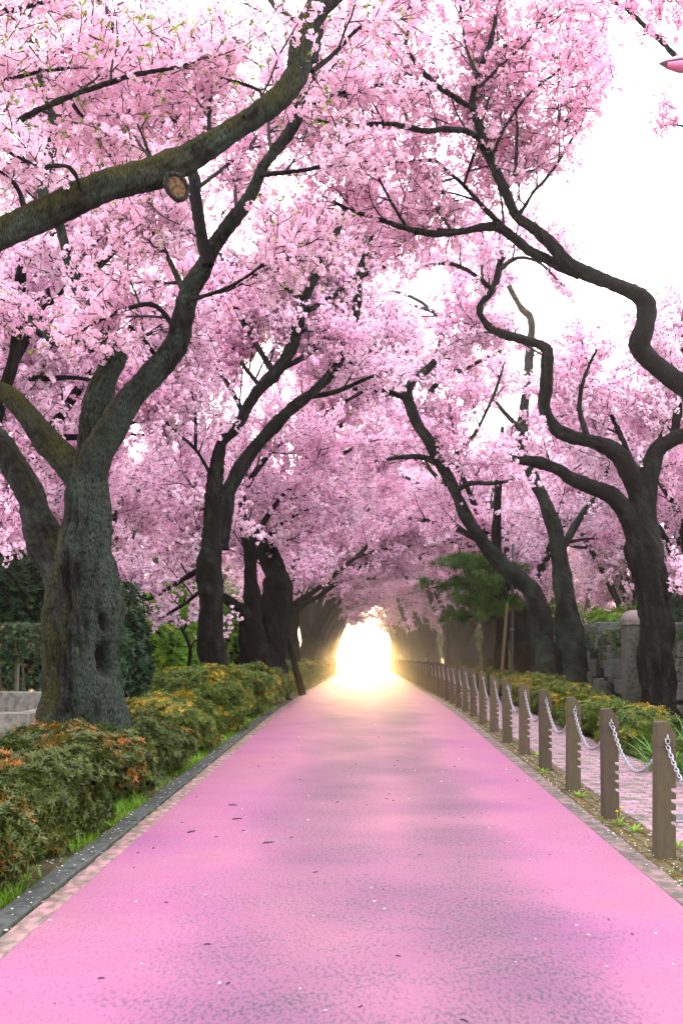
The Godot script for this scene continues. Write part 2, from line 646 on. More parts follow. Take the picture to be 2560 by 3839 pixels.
func make_materials() -> void:
	M.petal_pale = Color(0.99, 0.895, 0.96)
	M.petal_deep = Color(0.985, 0.72, 0.88)
	M.road_a = Color(0.555, 0.335, 0.450)
	M.road_b = Color(0.20, 0.205, 0.225)
	var pet := mat(0.75, Color.WHITE, true)
	pet.backlight_enabled = true
	pet.backlight = Color(1, 1, 1)
	pet.metallic_specular = 0.2
	M.petal = pet
	var lf := mat(0.5, Color.WHITE, true)
	lf.backlight_enabled = true
	lf.backlight = Color(0.7, 0.7, 0.7)
	M.leaf = lf
	var sl := mat(0.42, Color.WHITE, true)
	sl.backlight_enabled = true
	sl.backlight = Color(0.35, 0.35, 0.35)
	M.shrub_leaf = sl
	M.twig = mat(0.9, Color.WHITE, true)
	var bark := mat(0.92, Color.WHITE, true)
	bark.albedo_texture = noise_tex(0.03, [0.0, grey(0.15), 0.40, grey(0.45), 0.55, grey(0.95), 1.0, Color(1, 1, 1)], 512, 5)
	bark.uv1_triplanar = true
	bark.uv1_scale = Vector3(4.6, 1.0, 4.6)
	bark.heightmap_enabled = true
	bark.heightmap_texture = noise_tex(0.03, [0.0, grey(0.0), 1.0, grey(1.0)], 512, 5)
	bark.heightmap_scale = 2.0
	bark.metallic_specular = 0.25
	M.bark = bark
	var road := mat(0.80)
	road.albedo_texture = road_image()
	road.heightmap_enabled = true
	road.heightmap_texture = noise_tex(0.12, [0.0, grey(0.0), 1.0, grey(1.0)], 512, 2)
	road.heightmap_scale = 0.15
	road.metallic_specular = 0.3
	M.road = road
	var soil := mat(1.0)
	soil.albedo_texture = noise_tex(0.02, [0.0, Color(0.16, 0.13, 0.09), 0.45, Color(0.26, 0.21, 0.15), 0.6, Color(0.24, 0.28, 0.12), 1.0, Color(0.34, 0.36, 0.17)], 512, 5)
	soil.uv1_triplanar = true
	soil.uv1_world_triplanar = true
	soil.uv1_scale = Vector3.ONE * 0.35
	M.soil = soil
	# paving stained by moss, damp and the pink wash of fallen petals
	var pave := mat(0.85, Color.WHITE, true)
	pave.albedo_texture = noise_tex(0.016, [0.0, Color(0.52, 0.53, 0.46), 0.40, Color(0.70, 0.66, 0.60), 0.52, Color(0.93, 0.75, 0.80), 1.0, Color(0.97, 0.78, 0.86)], 512, 5, 0.0, FastNoiseLite.TYPE_SIMPLEX_SMOOTH, 4)
	pave.uv1_triplanar = true
	pave.uv1_world_triplanar = true
	pave.uv1_scale = Vector3(0.42, 0.42, 0.42)
	M.pave = pave
	var brick := mat(0.85, Color.WHITE, true)
	brick.albedo_texture = noise_tex(0.02, [0.0, Color(0.52, 0.52, 0.46), 0.38, Color(0.66, 0.60, 0.57), 0.62, Color(0.84, 0.70, 0.70), 1.0, Color(0.95, 0.78, 0.80)], 512, 4, 0.0, FastNoiseLite.TYPE_SIMPLEX_SMOOTH, 8)
	brick.uv1_triplanar = true
	brick.uv1_world_triplanar = true
	brick.uv1_scale = Vector3(0.9, 0.9, 0.45)
	M.brick = brick
	var moss := mat(0.95, Color.WHITE, true)
	moss.albedo_texture = noise_tex(0.018, [0.0, Color(0.36, 0.37, 0.30), 0.45, Color(0.52, 0.50, 0.38), 0.55, Color(0.50, 0.34, 0.12), 0.7, Color(0.46, 0.40, 0.16), 1.0, Color(0.66, 0.60, 0.50)], 512, 5, 0.0, FastNoiseLite.TYPE_SIMPLEX_SMOOTH, 14)
	moss.uv1_triplanar = true
	moss.uv1_world_triplanar = true
	moss.uv1_scale = Vector3.ONE * 0.6
	M.moss_pave = moss
	var stone := mat(0.9, Color.WHITE, true)
	stone.albedo_texture = noise_tex(0.02, [0.0, grey(0.55), 0.5, grey(0.85), 1.0, grey(1.0)], 512, 5)
	stone.uv1_triplanar = true
	stone.uv1_world_triplanar = true
	stone.uv1_scale = Vector3.ONE * 0.7
	stone.heightmap_enabled = true
	stone.heightmap_texture = stone.albedo_texture
	stone.heightmap_scale = 1.0
	M.stone = stone
	var post := mat(0.8, Color.WHITE, true)
	post.albedo_texture = noise_tex(0.05, [0.0, grey(0.8), 1.0, grey(1.0)], 256, 4)
	post.uv1_triplanar = true
	post.uv1_scale = Vector3(2, 0.5, 2)
	M.post = post
	var steel := mat(0.35, Color(0.62, 0.61, 0.64))
	steel.metallic = 0.75
	M.steel = steel
	M.paint = mat(0.5, Color.WHITE, true)
	var lens := mat(0.25, Color(0.93, 0.55, 0.72))
	M.lens = lens
	M.sprays = [[spray(0), spray(0), spray(0)], [spray(1), spray(1), spray(1)], [spray(2), spray(2)]]

# ---------------------------------------------------------------- camera, sky and light
func set_view() -> void:
	var cam := Camera3D.new()
	cam.name = "camera"
	cam.projection = Camera3D.PROJECTION_FRUSTUM
	cam.near = 0.1
	cam.far = 3000.0
	cam.size = 2351.4 / F * cam.near
	cam.frustum_offset = Vector2((784.0 - 838.0) / F, (1462.0 - 1175.7) / F) * cam.near
	cam.position = Vector3(0, EYE, 0)
	add_child(cam)
	cam.current = true
	var env := Environment.new()
	env.background_mode = Environment.BG_SKY
	env.tonemap_mode = Environment.TONE_MAPPER_LINEAR
	env.tonemap_exposure = EXPOSURE
	var sky := Sky.new()
	var sm := ProceduralSkyMaterial.new()
	sm.sky_top_color = Color(0.93, 0.93, 0.97)
	sm.sky_horizon_color = Color(1.0, 0.975, 0.97)
	sm.sky_curve = 0.3
	sm.sky_energy_multiplier = 1.0
	sm.ground_bottom_color = Color(0.55, 0.5, 0.5)
	sm.ground_horizon_color = Color(0.95, 0.92, 0.92)
	sm.sun_angle_max = 30.0
	sm.sun_curve = 0.15
	sky.sky_material = sm
	env.sky = sky
	env.volumetric_fog_enabled = true
	env.volumetric_fog_density = FOG
	env.volumetric_fog_albedo = Color(1.0, 0.95, 0.88)
	env.volumetric_fog_anisotropy = 0.84
	env.sdfgi_enabled = true
	env.ssao_enabled = true
	env.ssil_enabled = true
	var we := WorldEnvironment.new()
	we.name = "environment"
	we.environment = env
	add_child(we)
	var mist := FogVolume.new()
	mist.name = "haze"
	mist.shape = RenderingServer.FOG_VOLUME_SHAPE_BOX
	mist.size = Vector3(22, 12, 74)
	mist.position = Vector3(1.5, 3.4, -71)
	var fm := FogMaterial.new()
	fm.density = MIST
	fm.albedo = Color(1.0, 0.92, 0.76)
	mist.material = fm
	mist.set_meta("kind", "stuff")
	mist.set_meta("label", "pale warm haze filling the far end of the avenue")
	mist.set_meta("category", "haze")
	add_child(mist)
	var sun := DirectionalLight3D.new()
	sun.name = "sun"
	sun.light_energy = SUN
	sun.light_color = Color(1.0, 0.86, 0.62)
	sun.light_angular_distance = 3.0
	sun.shadow_enabled = true
	sun.rotation = Vector3(deg_to_rad(-SUN_HIGH), PI, 0)
	add_child(sun)

const EXPOSURE := 5.3
const FOG := 0.0013
const MIST := 0.0075
const SUN := 1.6
const SUN_HIGH := 2.5

# ---------------------------------------------------------------- the ground
func z_lines() -> PackedFloat32Array:
	var z := PackedFloat32Array()
	var d := -14.0
	while d < 1500.0:
		z.append(d)
		d += 0.8 if d < 30 else 3.0 if d < 150 else 60.0
	return z

func strip(x0: float, x1: float, lift: float, za: float, zb: float, nx: int, tex := Vector2.ONE) -> ArrayMesh:
	var b := Buf.new()
	var zs := PackedFloat32Array([za])
	for z in z_lines():
		if z > za + 0.05 and z < zb - 0.05:
			zs.append(z)
	zs.append(zb)
	for z in zs:
		for k in nx + 1:
			var f := float(k) / nx
			b.v.append(Vector3(lerpf(x0, x1, f), G(z) + lift, -z))
			b.uv.append(Vector2(f * tex.x, z * tex.y))
			b.c.append(Color.WHITE)
	for r in zs.size() - 1:
		for k in nx:
			var a := r * (nx + 1) + k
			b.i.append(a); b.i.append(a + nx + 1); b.i.append(a + 1)
			b.i.append(a + 1); b.i.append(a + nx + 1); b.i.append(a + nx + 2)
	return b.mesh()

func along_blocks(parent: Node, called: String, x0: float, x1: float, top: float, za: float, zb: float, zjoin: float, pitch: float, joint: float, m: Material, tones: Array, jitter := 0.004, bev := 0.008) -> void:
	var rest := Buf.new()
	var z := za
	var variants := []
	for k in 5:
		var b := Buf.new()
		var jx := rnd(-jitter, jitter)
		var t: Color = tones[k % tones.size()]
		b.block(x0 + jx, x1 + jx, -0.06, rnd(-jitter, jitter), -(pitch - joint), 0.0, bev, t)
		variants.append(b.mesh())
	while z < zb:
		var y := G(z) + top
		if z < zjoin:
			var o := obj(called, variants[rng.randi() % 5], m, parent)
			o.position = Vector3(0, y, -z)
		else:
			var jx := rnd(-jitter, jitter)
			rest.block(x0 + jx, x1 + jx, y - 0.06, y + rnd(-jitter, jitter), -z - pitch + joint, -z, bev, tones[rng.randi() % tones.size()])
		z += pitch
	if rest.v.size():
		obj(called + "_row", rest.mesh(), m, parent).set_meta("kind", "stuff")

func build_ground() -> void:
	struct("ground", strip(-400, 400, -0.05, -14, 1500, 16), M.soil)
	struct("road", strip(-1.80, 1.88, 0.0, -10, 130, 6, Vector2(1.0, -1.0 / 16.0)), M.road)
	var kerb := struct("kerb", strip(-2.16, -1.80, -0.012, -10, 130, 1), M.soil)
	along_blocks(kerb, "brick", -1.935, -1.803, 0.004, 3.6, 80.0, 15.0, 0.17, 0.006, M.brick, [Color(0.35, 0.33, 0.31), Color(0.42, 0.35, 0.35), Color(0.30, 0.31, 0.27)])
	along_blocks(kerb, "kerb_slab", -2.105, -1.95, 0.022, 3.3, 100.0, 40.0, 0.95, 0.008, M.stone, [Color(0.066, 0.074, 0.068), Color(0.078, 0.085, 0.078), Color(0.058, 0.064, 0.060)], 0.003, 0.012)
	var edge := struct("path_edge", strip(1.88, 2.34, -0.012, -10, 120, 1), M.soil)
	along_blocks(edge, "brick", 1.883, 2.035, 0.004, 3.6, 80.0, 15.0, 0.20, 0.005, M.brick, [Color(0.22, 0.23, 0.22), Color(0.27, 0.255, 0.25), Color(0.20, 0.215, 0.20)])
	# small mossy setts under the posts
	var sett := Buf.new()
	var z := 4.0
	while z < 40.0:
		for k in 3:
			var x := 2.045 + k * 0.105
			var y := G(z) + 0.002 + rnd(-0.005, 0.003)
			sett.block(x, x + 0.098, y - 0.05, y, -z - 0.19, -z, 0.010, grey(rnd(0.30, 0.46)))
		z += 0.198
	obj("sett_paving", sett.mesh(), M.moss_pave, edge).set_meta("kind", "stuff")
	# the side walk behind the posts
	var walk := struct("sidewalk", strip(2.34, 3.55, -0.014, -6, 120, 2), M.soil)
	var pv := Buf.new()
	z = 5.0
	var row := 0
	while z < 46.0:
		for k in 6:
			var x := 2.37 + k * 0.2 - (0.1 if row % 2 else 0.0)
			var xa := maxf(x, 2.365)
			var xb := minf(x + 0.193, 3.53)
			var y := G(z) + 0.001 + rnd(-0.004, 0.003)
			pv.block(xa, xb, y - 0.05, y, -z - 0.094, -z, 0.006, grey(rnd(0.27, 0.35)))
		z += 0.1
		row += 1
	obj("paver", pv.mesh(), M.pave, walk).set_meta("kind", "stuff")
	var far := strip(2.36, 3.5, 0.0, 46, 120, 1)
	obj("paving_surface", far, M.pave, walk)

# ---------------------------------------------------------------- posts and chains
func post_mesh(split: bool, tone := 1.0) -> Array:
	var w := 0.132
	var h := 0.97
	var pr := PackedVector2Array([Vector2(0, -0.12), Vector2(w, -0.12)])
	for k in 4:
		var y := 0.235 + k * 0.078
		pr.append(Vector2(w, y))
		pr.append(Vector2(w - 0.034, y + 0.012))
		pr.append(Vector2(w - 0.034, y + 0.034))
		pr.append(Vector2(w, y + 0.034))
	pr.append(Vector2(w, h - 0.088))
	pr.append(Vector2(w * 0.56, h))
	pr.append(Vector2(0.01, h))
	pr.append(Vector2(0, h - 0.01))
	var col := Color(0.074 * tone, 0.056 * tone, 0.035 * tone)
	var b := Buf.new()
	var d := 0.135
	var tri := Geometry2D.triangulate_polygon(pr)
	for k in tri.size() / 3:
		var q := [pr[tri[k * 3]], pr[tri[k * 3 + 1]], pr[tri[k * 3 + 2]]]
		b.tri(Vector3(q[0].x, q[0].y, 0), Vector3(q[1].x, q[1].y, 0), Vector3(q[2].x, q[2].y, 0), Vector3(0, 0, 1), col)
		b.tri(Vector3(q[0].x, q[0].y, -d), Vector3(q[1].x, q[1].y, -d), Vector3(q[2].x, q[2].y, -d), Vector3(0, 0, -1), col)
	for k in pr.size():
		var a := pr[k]
		var e := pr[(k + 1) % pr.size()]
		var t := (e - a).normalized()
		var nn := Vector3(t.y, -t.x, 0)
		b.quad(Vector3(a.x, a.y, 0), Vector3(e.x, e.y, 0), Vector3(e.x, e.y, -d), Vector3(a.x, a.y, -d), nn, col)
	# the joint below the cap
	var j := Buf.new()
	var jy := h - 0.182
	j.block(-0.0015, w + 0.0015, jy, jy + (0.007 if split else 0.003), -d - 0.0015, 0.0015, 0.0005, Color(0.02, 0.018, 0.016))
	if split:
		j.tri(Vector3(w * 0.42, jy, 0.0018), Vector3(w * 0.56, jy, 0.0018), Vector3(w * 0.49, jy - 0.032, 0.0018), Vector3(0, 0, 1), Color(0.02, 0.018, 0.016))
	return [b.mesh(), j.mesh()]

func torus_link(b: Buf, at: Vector3, along: Vector3, flat: Vector3, a: float, c: float, r: float, n: int, m: int) -> void:
	var s := along.cross(flat).normalized()
	var k0 := b.v.size()
	for k in n:
		var t := TAU * k / n
		var o := along * cos(t) * a + s * sin(t) * c
		var out := (along * cos(t) * c + s * sin(t) * a).normalized()
		for j in m:
			var f := TAU * j / m
			b.v.append(at + o + (out * cos(f) + flat * sin(f)) * r)
	for k in n:
		for j in m:
			var p := k0 + k * m + j
			var q := k0 + k * m + (j + 1) % m
			var p2 := k0 + ((k + 1) % n) * m + j
			var q2 := k0 + ((k + 1) % n) * m + (j + 1) % m
			b.i.append(p); b.i.append(p2); b.i.append(q)
			b.i.append(q); b.i.append(p2); b.i.append(q2)

func build_posts() -> void:
	var shapes := [post_mesh(true), post_mesh(false), post_mesh(false, 0.84), post_mesh(false, 1.12)]
	var hook := Buf.new()
	torus_link(hook, Vector3(0.066, 0.862, 0.012), Vector3.UP, Vector3.RIGHT, 0.022, 0.014, 0.004, 10, 5)
	torus_link(hook, Vector3(0.067, 0.836, 0.014), Vector3.UP, Vector3(0, 0, 1), 0.020, 0.015, 0.004, 10, 5)
	hook.block(0.047, 0.087, 0.846, 0.853, 0.0, 0.011, 0.001)
	hook.n.clear()
	hook.c.clear()
	var hm := hook.mesh()
	var ords := ["nearest", "second", "third", "fourth", "fifth", "sixth", "seventh", "eighth", "ninth", "tenth", "eleventh", "twelfth", "thirteenth", "fourteenth", "fifteenth", "sixteenth", "seventeenth", "eighteenth", "nineteenth"]
	for tens in ["twent", "thirt", "fort"]:
		ords.append(tens + "ieth")
		for one in ["first", "second", "third", "fourth", "fifth", "sixth", "seventh", "eighth", "ninth"]:
			ords.append(tens + "y-" + one)
	var prev := -1.0
	for k in 46:
		var z := 7.5 + 1.66 * k
		var y := G(z)
		var label := "brown concrete chain post far down the hazy end of the row"
		if k < ords.size():
			label = "%s brown concrete chain post from the near end of the row" % ords[k]
		if k == 0:
			label = "nearest brown chain post, cracked below the cap, bright weed at its foot"
		elif k == 1:
			label = "second chain post from the near end, dandelions and weeds at its foot"
		elif k == 2:
			label = "third chain post from the near end, cap split by a dark joint"
		var o := thing("chain_post", label, "bollard", Vector3(2.095 + rnd(-0.004, 0.004), y, -z), rnd(-0.02, 0.02), "chain posts along the right edge of the road")
		o.rotation.z = rnd(-0.012, 0.012)
		o.scale.y = rnd(0.98, 1.02)
		var sh: Array = shapes[0 if k in [0, 2] else 1 + (k * 7 + k / 3) % 3]
		obj("body", sh[0], M.post, o)
		obj("cap_joint", sh[1], M.paint, o)
		if k < 30:
			obj("hook", hm, M.steel, o)
		# the chain that hangs from this post's front to the back of the next nearer one
		var z2 := z - 1.66
		var a := Vector3(2.162, y + 0.818, -z + 0.02)
		var e := Vector3(2.162, G(z2) + 0.83, -z2 - 0.142)
		var sag := 0.30
		var b := Buf.new()
		var n := 46
		var pts := []
		for q in n + 1:
			var f := float(q) / n
			pts.append(a.lerp(e, f) - Vector3(0, sag * 4.0 * f * (1.0 - f), 0))
		for q in n:
			var al: Vector3 = (pts[q + 1] - pts[q]).normalized()
			var mid: Vector3 = (pts[q] + pts[q + 1]) / 2
			var fl := al.cross(Vector3.RIGHT).normalized()
			if q % 2:
				fl = al.cross(fl).normalized()
			torus_link(b, mid, al, fl, 0.0265, 0.0145, 0.0046, 8 if k < 6 else 6, 4 if k < 6 else 3)
		var cl := "steel chain hanging between two posts far down the row"
		if k < ords.size():
			cl = "sagging steel chain hung from the %s post of the row" % ords[k]
		var ch := obj("chain", b.mesh(), M.steel)
		tag(ch, cl, "chain", "steel chains between the posts")
		prev = z

# ---------------------------------------------------------------- shrubs and small plants
func rosette(n: int, len: float, wid: float, lift: float) -> ArrayMesh:
	var b := Buf.new()
	for k in n:
		var a := TAU * k / n * 1.0 + rnd(-0.3, 0.3)
		var d := Vector3(cos(a), lift + rnd(-0.25, 0.5), sin(a)).normalized()
		var nn := (Vector3.UP - d * d.y).normalized()
		leaf(b, Vector3(0, rnd(-0.012, 0.008), 0), d, nn, len * rnd(0.7, 1.2), wid * rnd(0.8, 1.2))
	return b.mesh()

func lump(r: Vector3, sd: float, amp: float) -> ArrayMesh:
	var b := Buf.new()
	var rows := 14
	var cols := 20
	for y in rows + 1:
		for x in cols:
			var t := PI * y / rows
			var a := TAU * x / cols
			var d := Vector3(sin(t) * cos(a), cos(t), sin(t) * sin(a))
			var s := 1.0 + amp * nz.get_noise_3d(d.x * 1.6 + sd, d.y * 1.6, d.z * 1.6)
			b.v.append(boxy(d) * r * s)
			b.c.append(Color.WHITE)
	for y in rows:
		for x in cols:
			var p := y * cols + x
			var q := y * cols + (x + 1) % cols
			b.i.append(p); b.i.append(q); b.i.append(p + cols)
			b.i.append(q); b.i.append(q + cols); b.i.append(p + cols)
	return b.mesh()

func boxy(d: Vector3) -> Vector3:
	# a clipped, rounded block rather than a ball
	var e := 2.6
	var s := pow(pow(absf(d.x), e) + pow(absf(d.y), e) + pow(absf(d.z), e), -1.0 / e)
	return d * s

# at: middle of the base; half: half sizes (y is the full height)
func shrub(called: String, label: String, at: Vector3, half: Vector3, count: int, cols: Array, sc: float, group := "", warm := 0.5, turn := 0.0) -> Node3D:
	var o := thing(called, label, "shrub", at, turn, group)
	var sd := at.x * 3.1 + at.z * 1.7
	var r := Vector3(half.x, half.y * 0.5, half.z)
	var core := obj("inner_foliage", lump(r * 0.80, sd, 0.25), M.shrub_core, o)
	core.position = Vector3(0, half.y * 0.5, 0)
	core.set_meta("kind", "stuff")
	var st := Buf.new()
	for k in 7:
		var a := Vector3(rnd(-0.4, 0.4) * half.x, -0.05, rnd(-0.4, 0.4) * half.z)
		var e := Vector3(rnd(-0.8, 0.8) * half.x, half.y * rnd(0.7, 1.05), rnd(-0.8, 0.8) * half.z)
		tube(st, PackedVector3Array([a, a.lerp(e, 0.5) + Vector3(0, 0.05, 0), e]), PackedFloat32Array([0.012, 0.008, 0.003]), 4, 0, {"plain": true, "bark": Color(0.12, 0.085, 0.045)})
	obj("stems", st.mesh(), M.twig, o).set_meta("kind", "stuff")
	var ts := []
	var cs := []
	for k in count:
		var d := rdir()
		if d.y < -0.75:
			d.y = -d.y
		var s := 1.0 + 0.25 * nz.get_noise_3d(d.x * 1.6 + sd, d.y * 1.6, d.z * 1.6) + 0.10 * nz.get_noise_3d(d.x * 6.0 + sd, d.y * 6.0, d.z * 6.0)
		s *= 1.0 - 0.26 * pow(rng.randf(), 2.0)
		var shoot := rng.randf() < 0.035 and d.y > 0.2
		var p := boxy(d) * r * (s + (rnd(0.03, 0.12) / half.y if shoot else 0.0)) + Vector3(0, half.y * 0.5, 0)
		var nn := (d + Vector3(0, 0.5, 0) + rdir() * 0.6).normalized()
		ts.append(Transform3D(facing(nn, rnd(0, TAU)).scaled(Vector3.ONE * sc * rnd(0.7, 1.3)), p))
		var w := nz.get_noise_3d((at.x + p.x) * 1.5, (at.y + p.y) * 1.5 + 5.0, (at.z + p.z) * 1.5) + rnd(-0.35, 0.35) + (0.15 if d.y > 0.4 else -0.1) + warm - 0.5
		var c: Color = cols[0].lerp(cols[1], clampf(rng.randf(), 0, 1))
		if w > 0.30:
			c = c.lerp(cols[2], clampf((w - 0.30) * 2.2, 0.0, 1.0))
		if w > 0.58 and rng.randf() < 0.5:
			c = c.lerp(cols[3], 0.8)
		cs.append(c)
	scatter("foliage", M.rosettes[rng.randi() % M.rosettes.size()], M.shrub_leaf, ts, cs, o)
	return o

func blades(n: int, h: float, wid: float, spread: float, droop: float, cols: Array) -> ArrayMesh:
	var b := Buf.new()
	for k in n:
		var a := rnd(0, TAU)
		var out := Vector3(cos(a), 0, sin(a))
		var side := Vector3(-out.z, 0, out.x)
		var p := out * rnd(0, 0.25) * spread
		var d := (Vector3.UP + out * rnd(0.15, 0.9) * spread * 2.0).normalized()
		var len := h * rnd(0.55, 1.1)
		var c: Color = cols[0].lerp(cols[1], rng.randf())
		var prev := p
		var pw := wid
		for s in 4:
			d = (d + Vector3(0, -droop * 0.32, 0) + out * droop * 0.14).normalized()
			var q := prev + d * len / 4.0
			var qw := wid * (1.0 - pow((s + 1) / 4.0, 1.8))
			var nn := side.cross(d).normalized()
			b.tri(prev - side * pw * 0.5, prev + side * pw * 0.5, q + side * qw * 0.5, nn, c)
			if qw > 0.0005:
				b.tri(prev - side * pw * 0.5, q + side * qw * 0.5, q - side * qw * 0.5, nn, c)
			prev = q
			pw = qw
	return b.mesh()

func weed_mesh(n: int, len: float, wid: float) -> ArrayMesh:
	var b := Buf.new()
	for k in n:
		var a := TAU * k / n + rnd(-0.4, 0.4)
		var d := Vector3(cos(a), rnd(0.25, 1.5), sin(a)).normalized()
		leaf(b, Vector3(rnd(-0.01, 0.01), 0, rnd(-0.01, 0.01)), d, (Vector3.UP - d * d.y * 0.9).normalized(), len * rnd(0.6, 1.2), wid, Color(0.13, 0.26, 0.02).lerp(Color(0.26, 0.36, 0.03), rng.randf()))
	return b.mesh()

func dandelion(at: Vector3, label: String, stems: Array) -> void:
	var o := thing("dandelion", label, "flower", at, 0.0, "dandelions")
	obj("leaves", weed_mesh(9, 0.10, 0.026), M.leaf, o)
	for s in stems:
		var b := Buf.new()
		tube(b, PackedVector3Array([Vector3.ZERO, s * 0.5 + Vector3(0.004, 0, 0), s]), PackedFloat32Array([0.0035, 0.003, 0.003]), 5, 0, {"plain": true, "bark": Color(0.16, 0.24, 0.06)})
		obj("stem", b.mesh(), M.twig, o)
		var f := Buf.new()
		for k in 26:
			var a := k * 2.4
			var r := 0.006 + 0.012 * k / 26.0
			var d := Vector3(cos(a) * r * 60, 1.1 - 0.9 * k / 26.0, sin(a) * r * 60).normalized()
			leaf(f, s + Vector3(0, 0.002, 0), d, perp(d), 0.019, 0.006, Color(0.85, 0.55, 0.01))
		obj("flower_head", f.mesh(), M.leaf, o)

func build_shrubs() -> void:
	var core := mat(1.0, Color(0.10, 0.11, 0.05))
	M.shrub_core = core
	M.rosettes = [rosette(8, 0.054, 0.017, 0.55), rosette(9, 0.050, 0.016, 0.7), rosette(7, 0.058, 0.017, 0.45)]
	var olive := [Color(0.024, 0.043, 0.006), Color(0.066, 0.083, 0.011), Color(0.145, 0.088, 0.013), Color(0.32, 0.10, 0.012)]
	var green := [Color(0.036, 0.070, 0.007), Color(0.092, 0.122, 0.011), Color(0.20, 0.165, 0.012), Color(0.36, 0.22, 0.014)]
	var grp := "azalea shrubs along the left kerb"
	# left row, nearest first: depth, x of the middle, half width, height, half length, count, tint
	var rows := [
		[6.5, -2.98, 0.66, 0.68, 0.84, 14000, olive, 0.46, "nearest azalea shrub on the left, orange tipped and cut by the frame"],
		[8.4, -2.92, 0.66, 0.74, 0.80, 13000, olive, 0.40, "dark glossy azalea shrub second from the front on the left"],
		[10.4, -2.98, 0.70, 0.70, 0.82, 9500, olive, 0.50, "azalea shrub before the big mossy trunk, topped with red shoots"],
		[12.4, -2.86, 0.62, 0.64, 0.76, 5500, olive, 0.40, "low dark azalea shrub just beyond the big mossy trunk"],
		[14.8, -2.88, 0.64, 0.76, 0.98, 7500, green, 0.46, "rounded azalea shrub with yellow leaves, left of the grassy kerb"],
		[18.0, -2.92, 0.80, 1.05, 1.45, 8500, green, 0.40, "tall boxy green azalea shrub at the foot of the second left trunk"],
		[21.8, -2.80, 0.72, 1.0, 1.7, 6500, green, 0.42, "clipped azalea shrub before the gnarled burred trunk"],
		[25.6, -2.72, 0.62, 0.92, 1.7, 4500, green, 0.56, "orange tinged azalea shrub beside the leaning timber prop"],
		[30.5, -2.72, 0.6, 0.95, 2.6, 3500, green, 0.6, "long azalea shrub past the leaning prop, glowing in haze"],
		[37.0, -2.7, 0.6, 0.95, 3.3, 3200, green, 0.55, "hazy azalea hedge shrub on the left, second past the leaning prop"],
		[45.0, -2.7, 0.6, 0.95, 4.0, 3000, green, 0.55, "hazy azalea hedge shrub on the left, third past the leaning prop"],
		[55.0, -2.7, 0.6, 0.95, 5.0, 2600, green, 0.55, "far azalea hedge shrub on the left, fourth past the leaning prop"],
		[68.0, -2.7, 0.6, 0.95, 7.0, 2600, green, 0.55, "farthest azalea hedge shrub on the left beside the bright opening"],
	]
	for r in rows:
		var far: float = clampf((r[0] - 12.0) / 20.0, 0.0, 1.6)
		shrub("azalea_shrub", r[8], Vector3(r[1] + 0.10, G(r[0]) - 0.03, -r[0]), Vector3(r[2], r[3], r[4]), r[5], r[6], 1.0 + far * 0.9, grp, r[7])
	# right row behind the side walk
	grp = "azalea shrubs behind the side walk"
	var right := [
		[11.2, 3.95, 0.42, 0.62, 0.75, 5000, "brownish azalea shrub nearest on the right, beside the sword leaves"],
		[15.2, 3.95, 0.50, 0.57, 1.0, 6000, "yellow green azalea shrub at the foot of the right fissured trunk"],
		[18.2, 4.05, 0.62, 0.53, 1.5, 6000, "azalea shrub before the stone wall, second on the right"],
		[22.3, 4.15, 0.7, 0.62, 1.9, 5000, "dark green azalea mound before the curved leaning trunk"],
		[27.0, 4.3, 0.75, 0.69, 2.0, 3600, "yellow topped azalea shrub at the foot of the grey pole"],
		[34.0, 4.3, 0.7, 0.7, 3.0, 2600, "low azalea shrub beyond the leaning bamboo prop"],
		[44.0, 4.3, 0.7, 0.7, 5.0, 2600, "far azalea shrub under the right trunks in the haze"],
	]
	for r in right:
		var far: float = clampf((r[0] - 12.0) / 20.0, 0.0, 1.6)
		shrub("azalea_shrub", r[6], Vector3(r[1], G(r[0]) - 0.03, -r[0]), Vector3(r[2], r[3], r[4]), r[5], green, 1.0 + far * 0.9, grp, 0.46)
	# leafy bushes behind the left trunks
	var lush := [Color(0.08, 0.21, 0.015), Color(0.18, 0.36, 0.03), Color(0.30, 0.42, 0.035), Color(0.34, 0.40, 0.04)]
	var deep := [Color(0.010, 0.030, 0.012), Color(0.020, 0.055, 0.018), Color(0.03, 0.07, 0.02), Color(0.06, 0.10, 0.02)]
	var back := [
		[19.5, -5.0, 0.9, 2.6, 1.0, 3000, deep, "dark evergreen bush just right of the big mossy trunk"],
		[25.0, -5.3, 1.3, 2.4, 1.5, 4500, lush, "bright green bush between the first and second left trunks"],
		[29.0, -4.6, 1.3, 2.9, 1.5, 4500, lush, "tall green bush behind the second left trunk"],
		[34.0, -6.6, 2.6, 3.4, 2.0, 5000, lush, "wide green bush deep in the garden on the left"],
		[40.0, -4.6, 1.4, 3.0, 3.0, 4000, lush, "green bush behind the gnarled burred trunk"],
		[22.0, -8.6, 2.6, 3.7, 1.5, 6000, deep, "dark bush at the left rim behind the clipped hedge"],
		[56.0, -6.6, 2.2, 5.0, 12.0, 5500, lush, "far green bush behind the left row of trunks"],
	]
	for r in back:
		shrub("garden_bush", r[7], Vector3(r[1], G(r[0]) - 0.05, -r[0]), Vector3(r[2], r[3], r[4]), r[5], r[6], 2.3, "", 0.45)
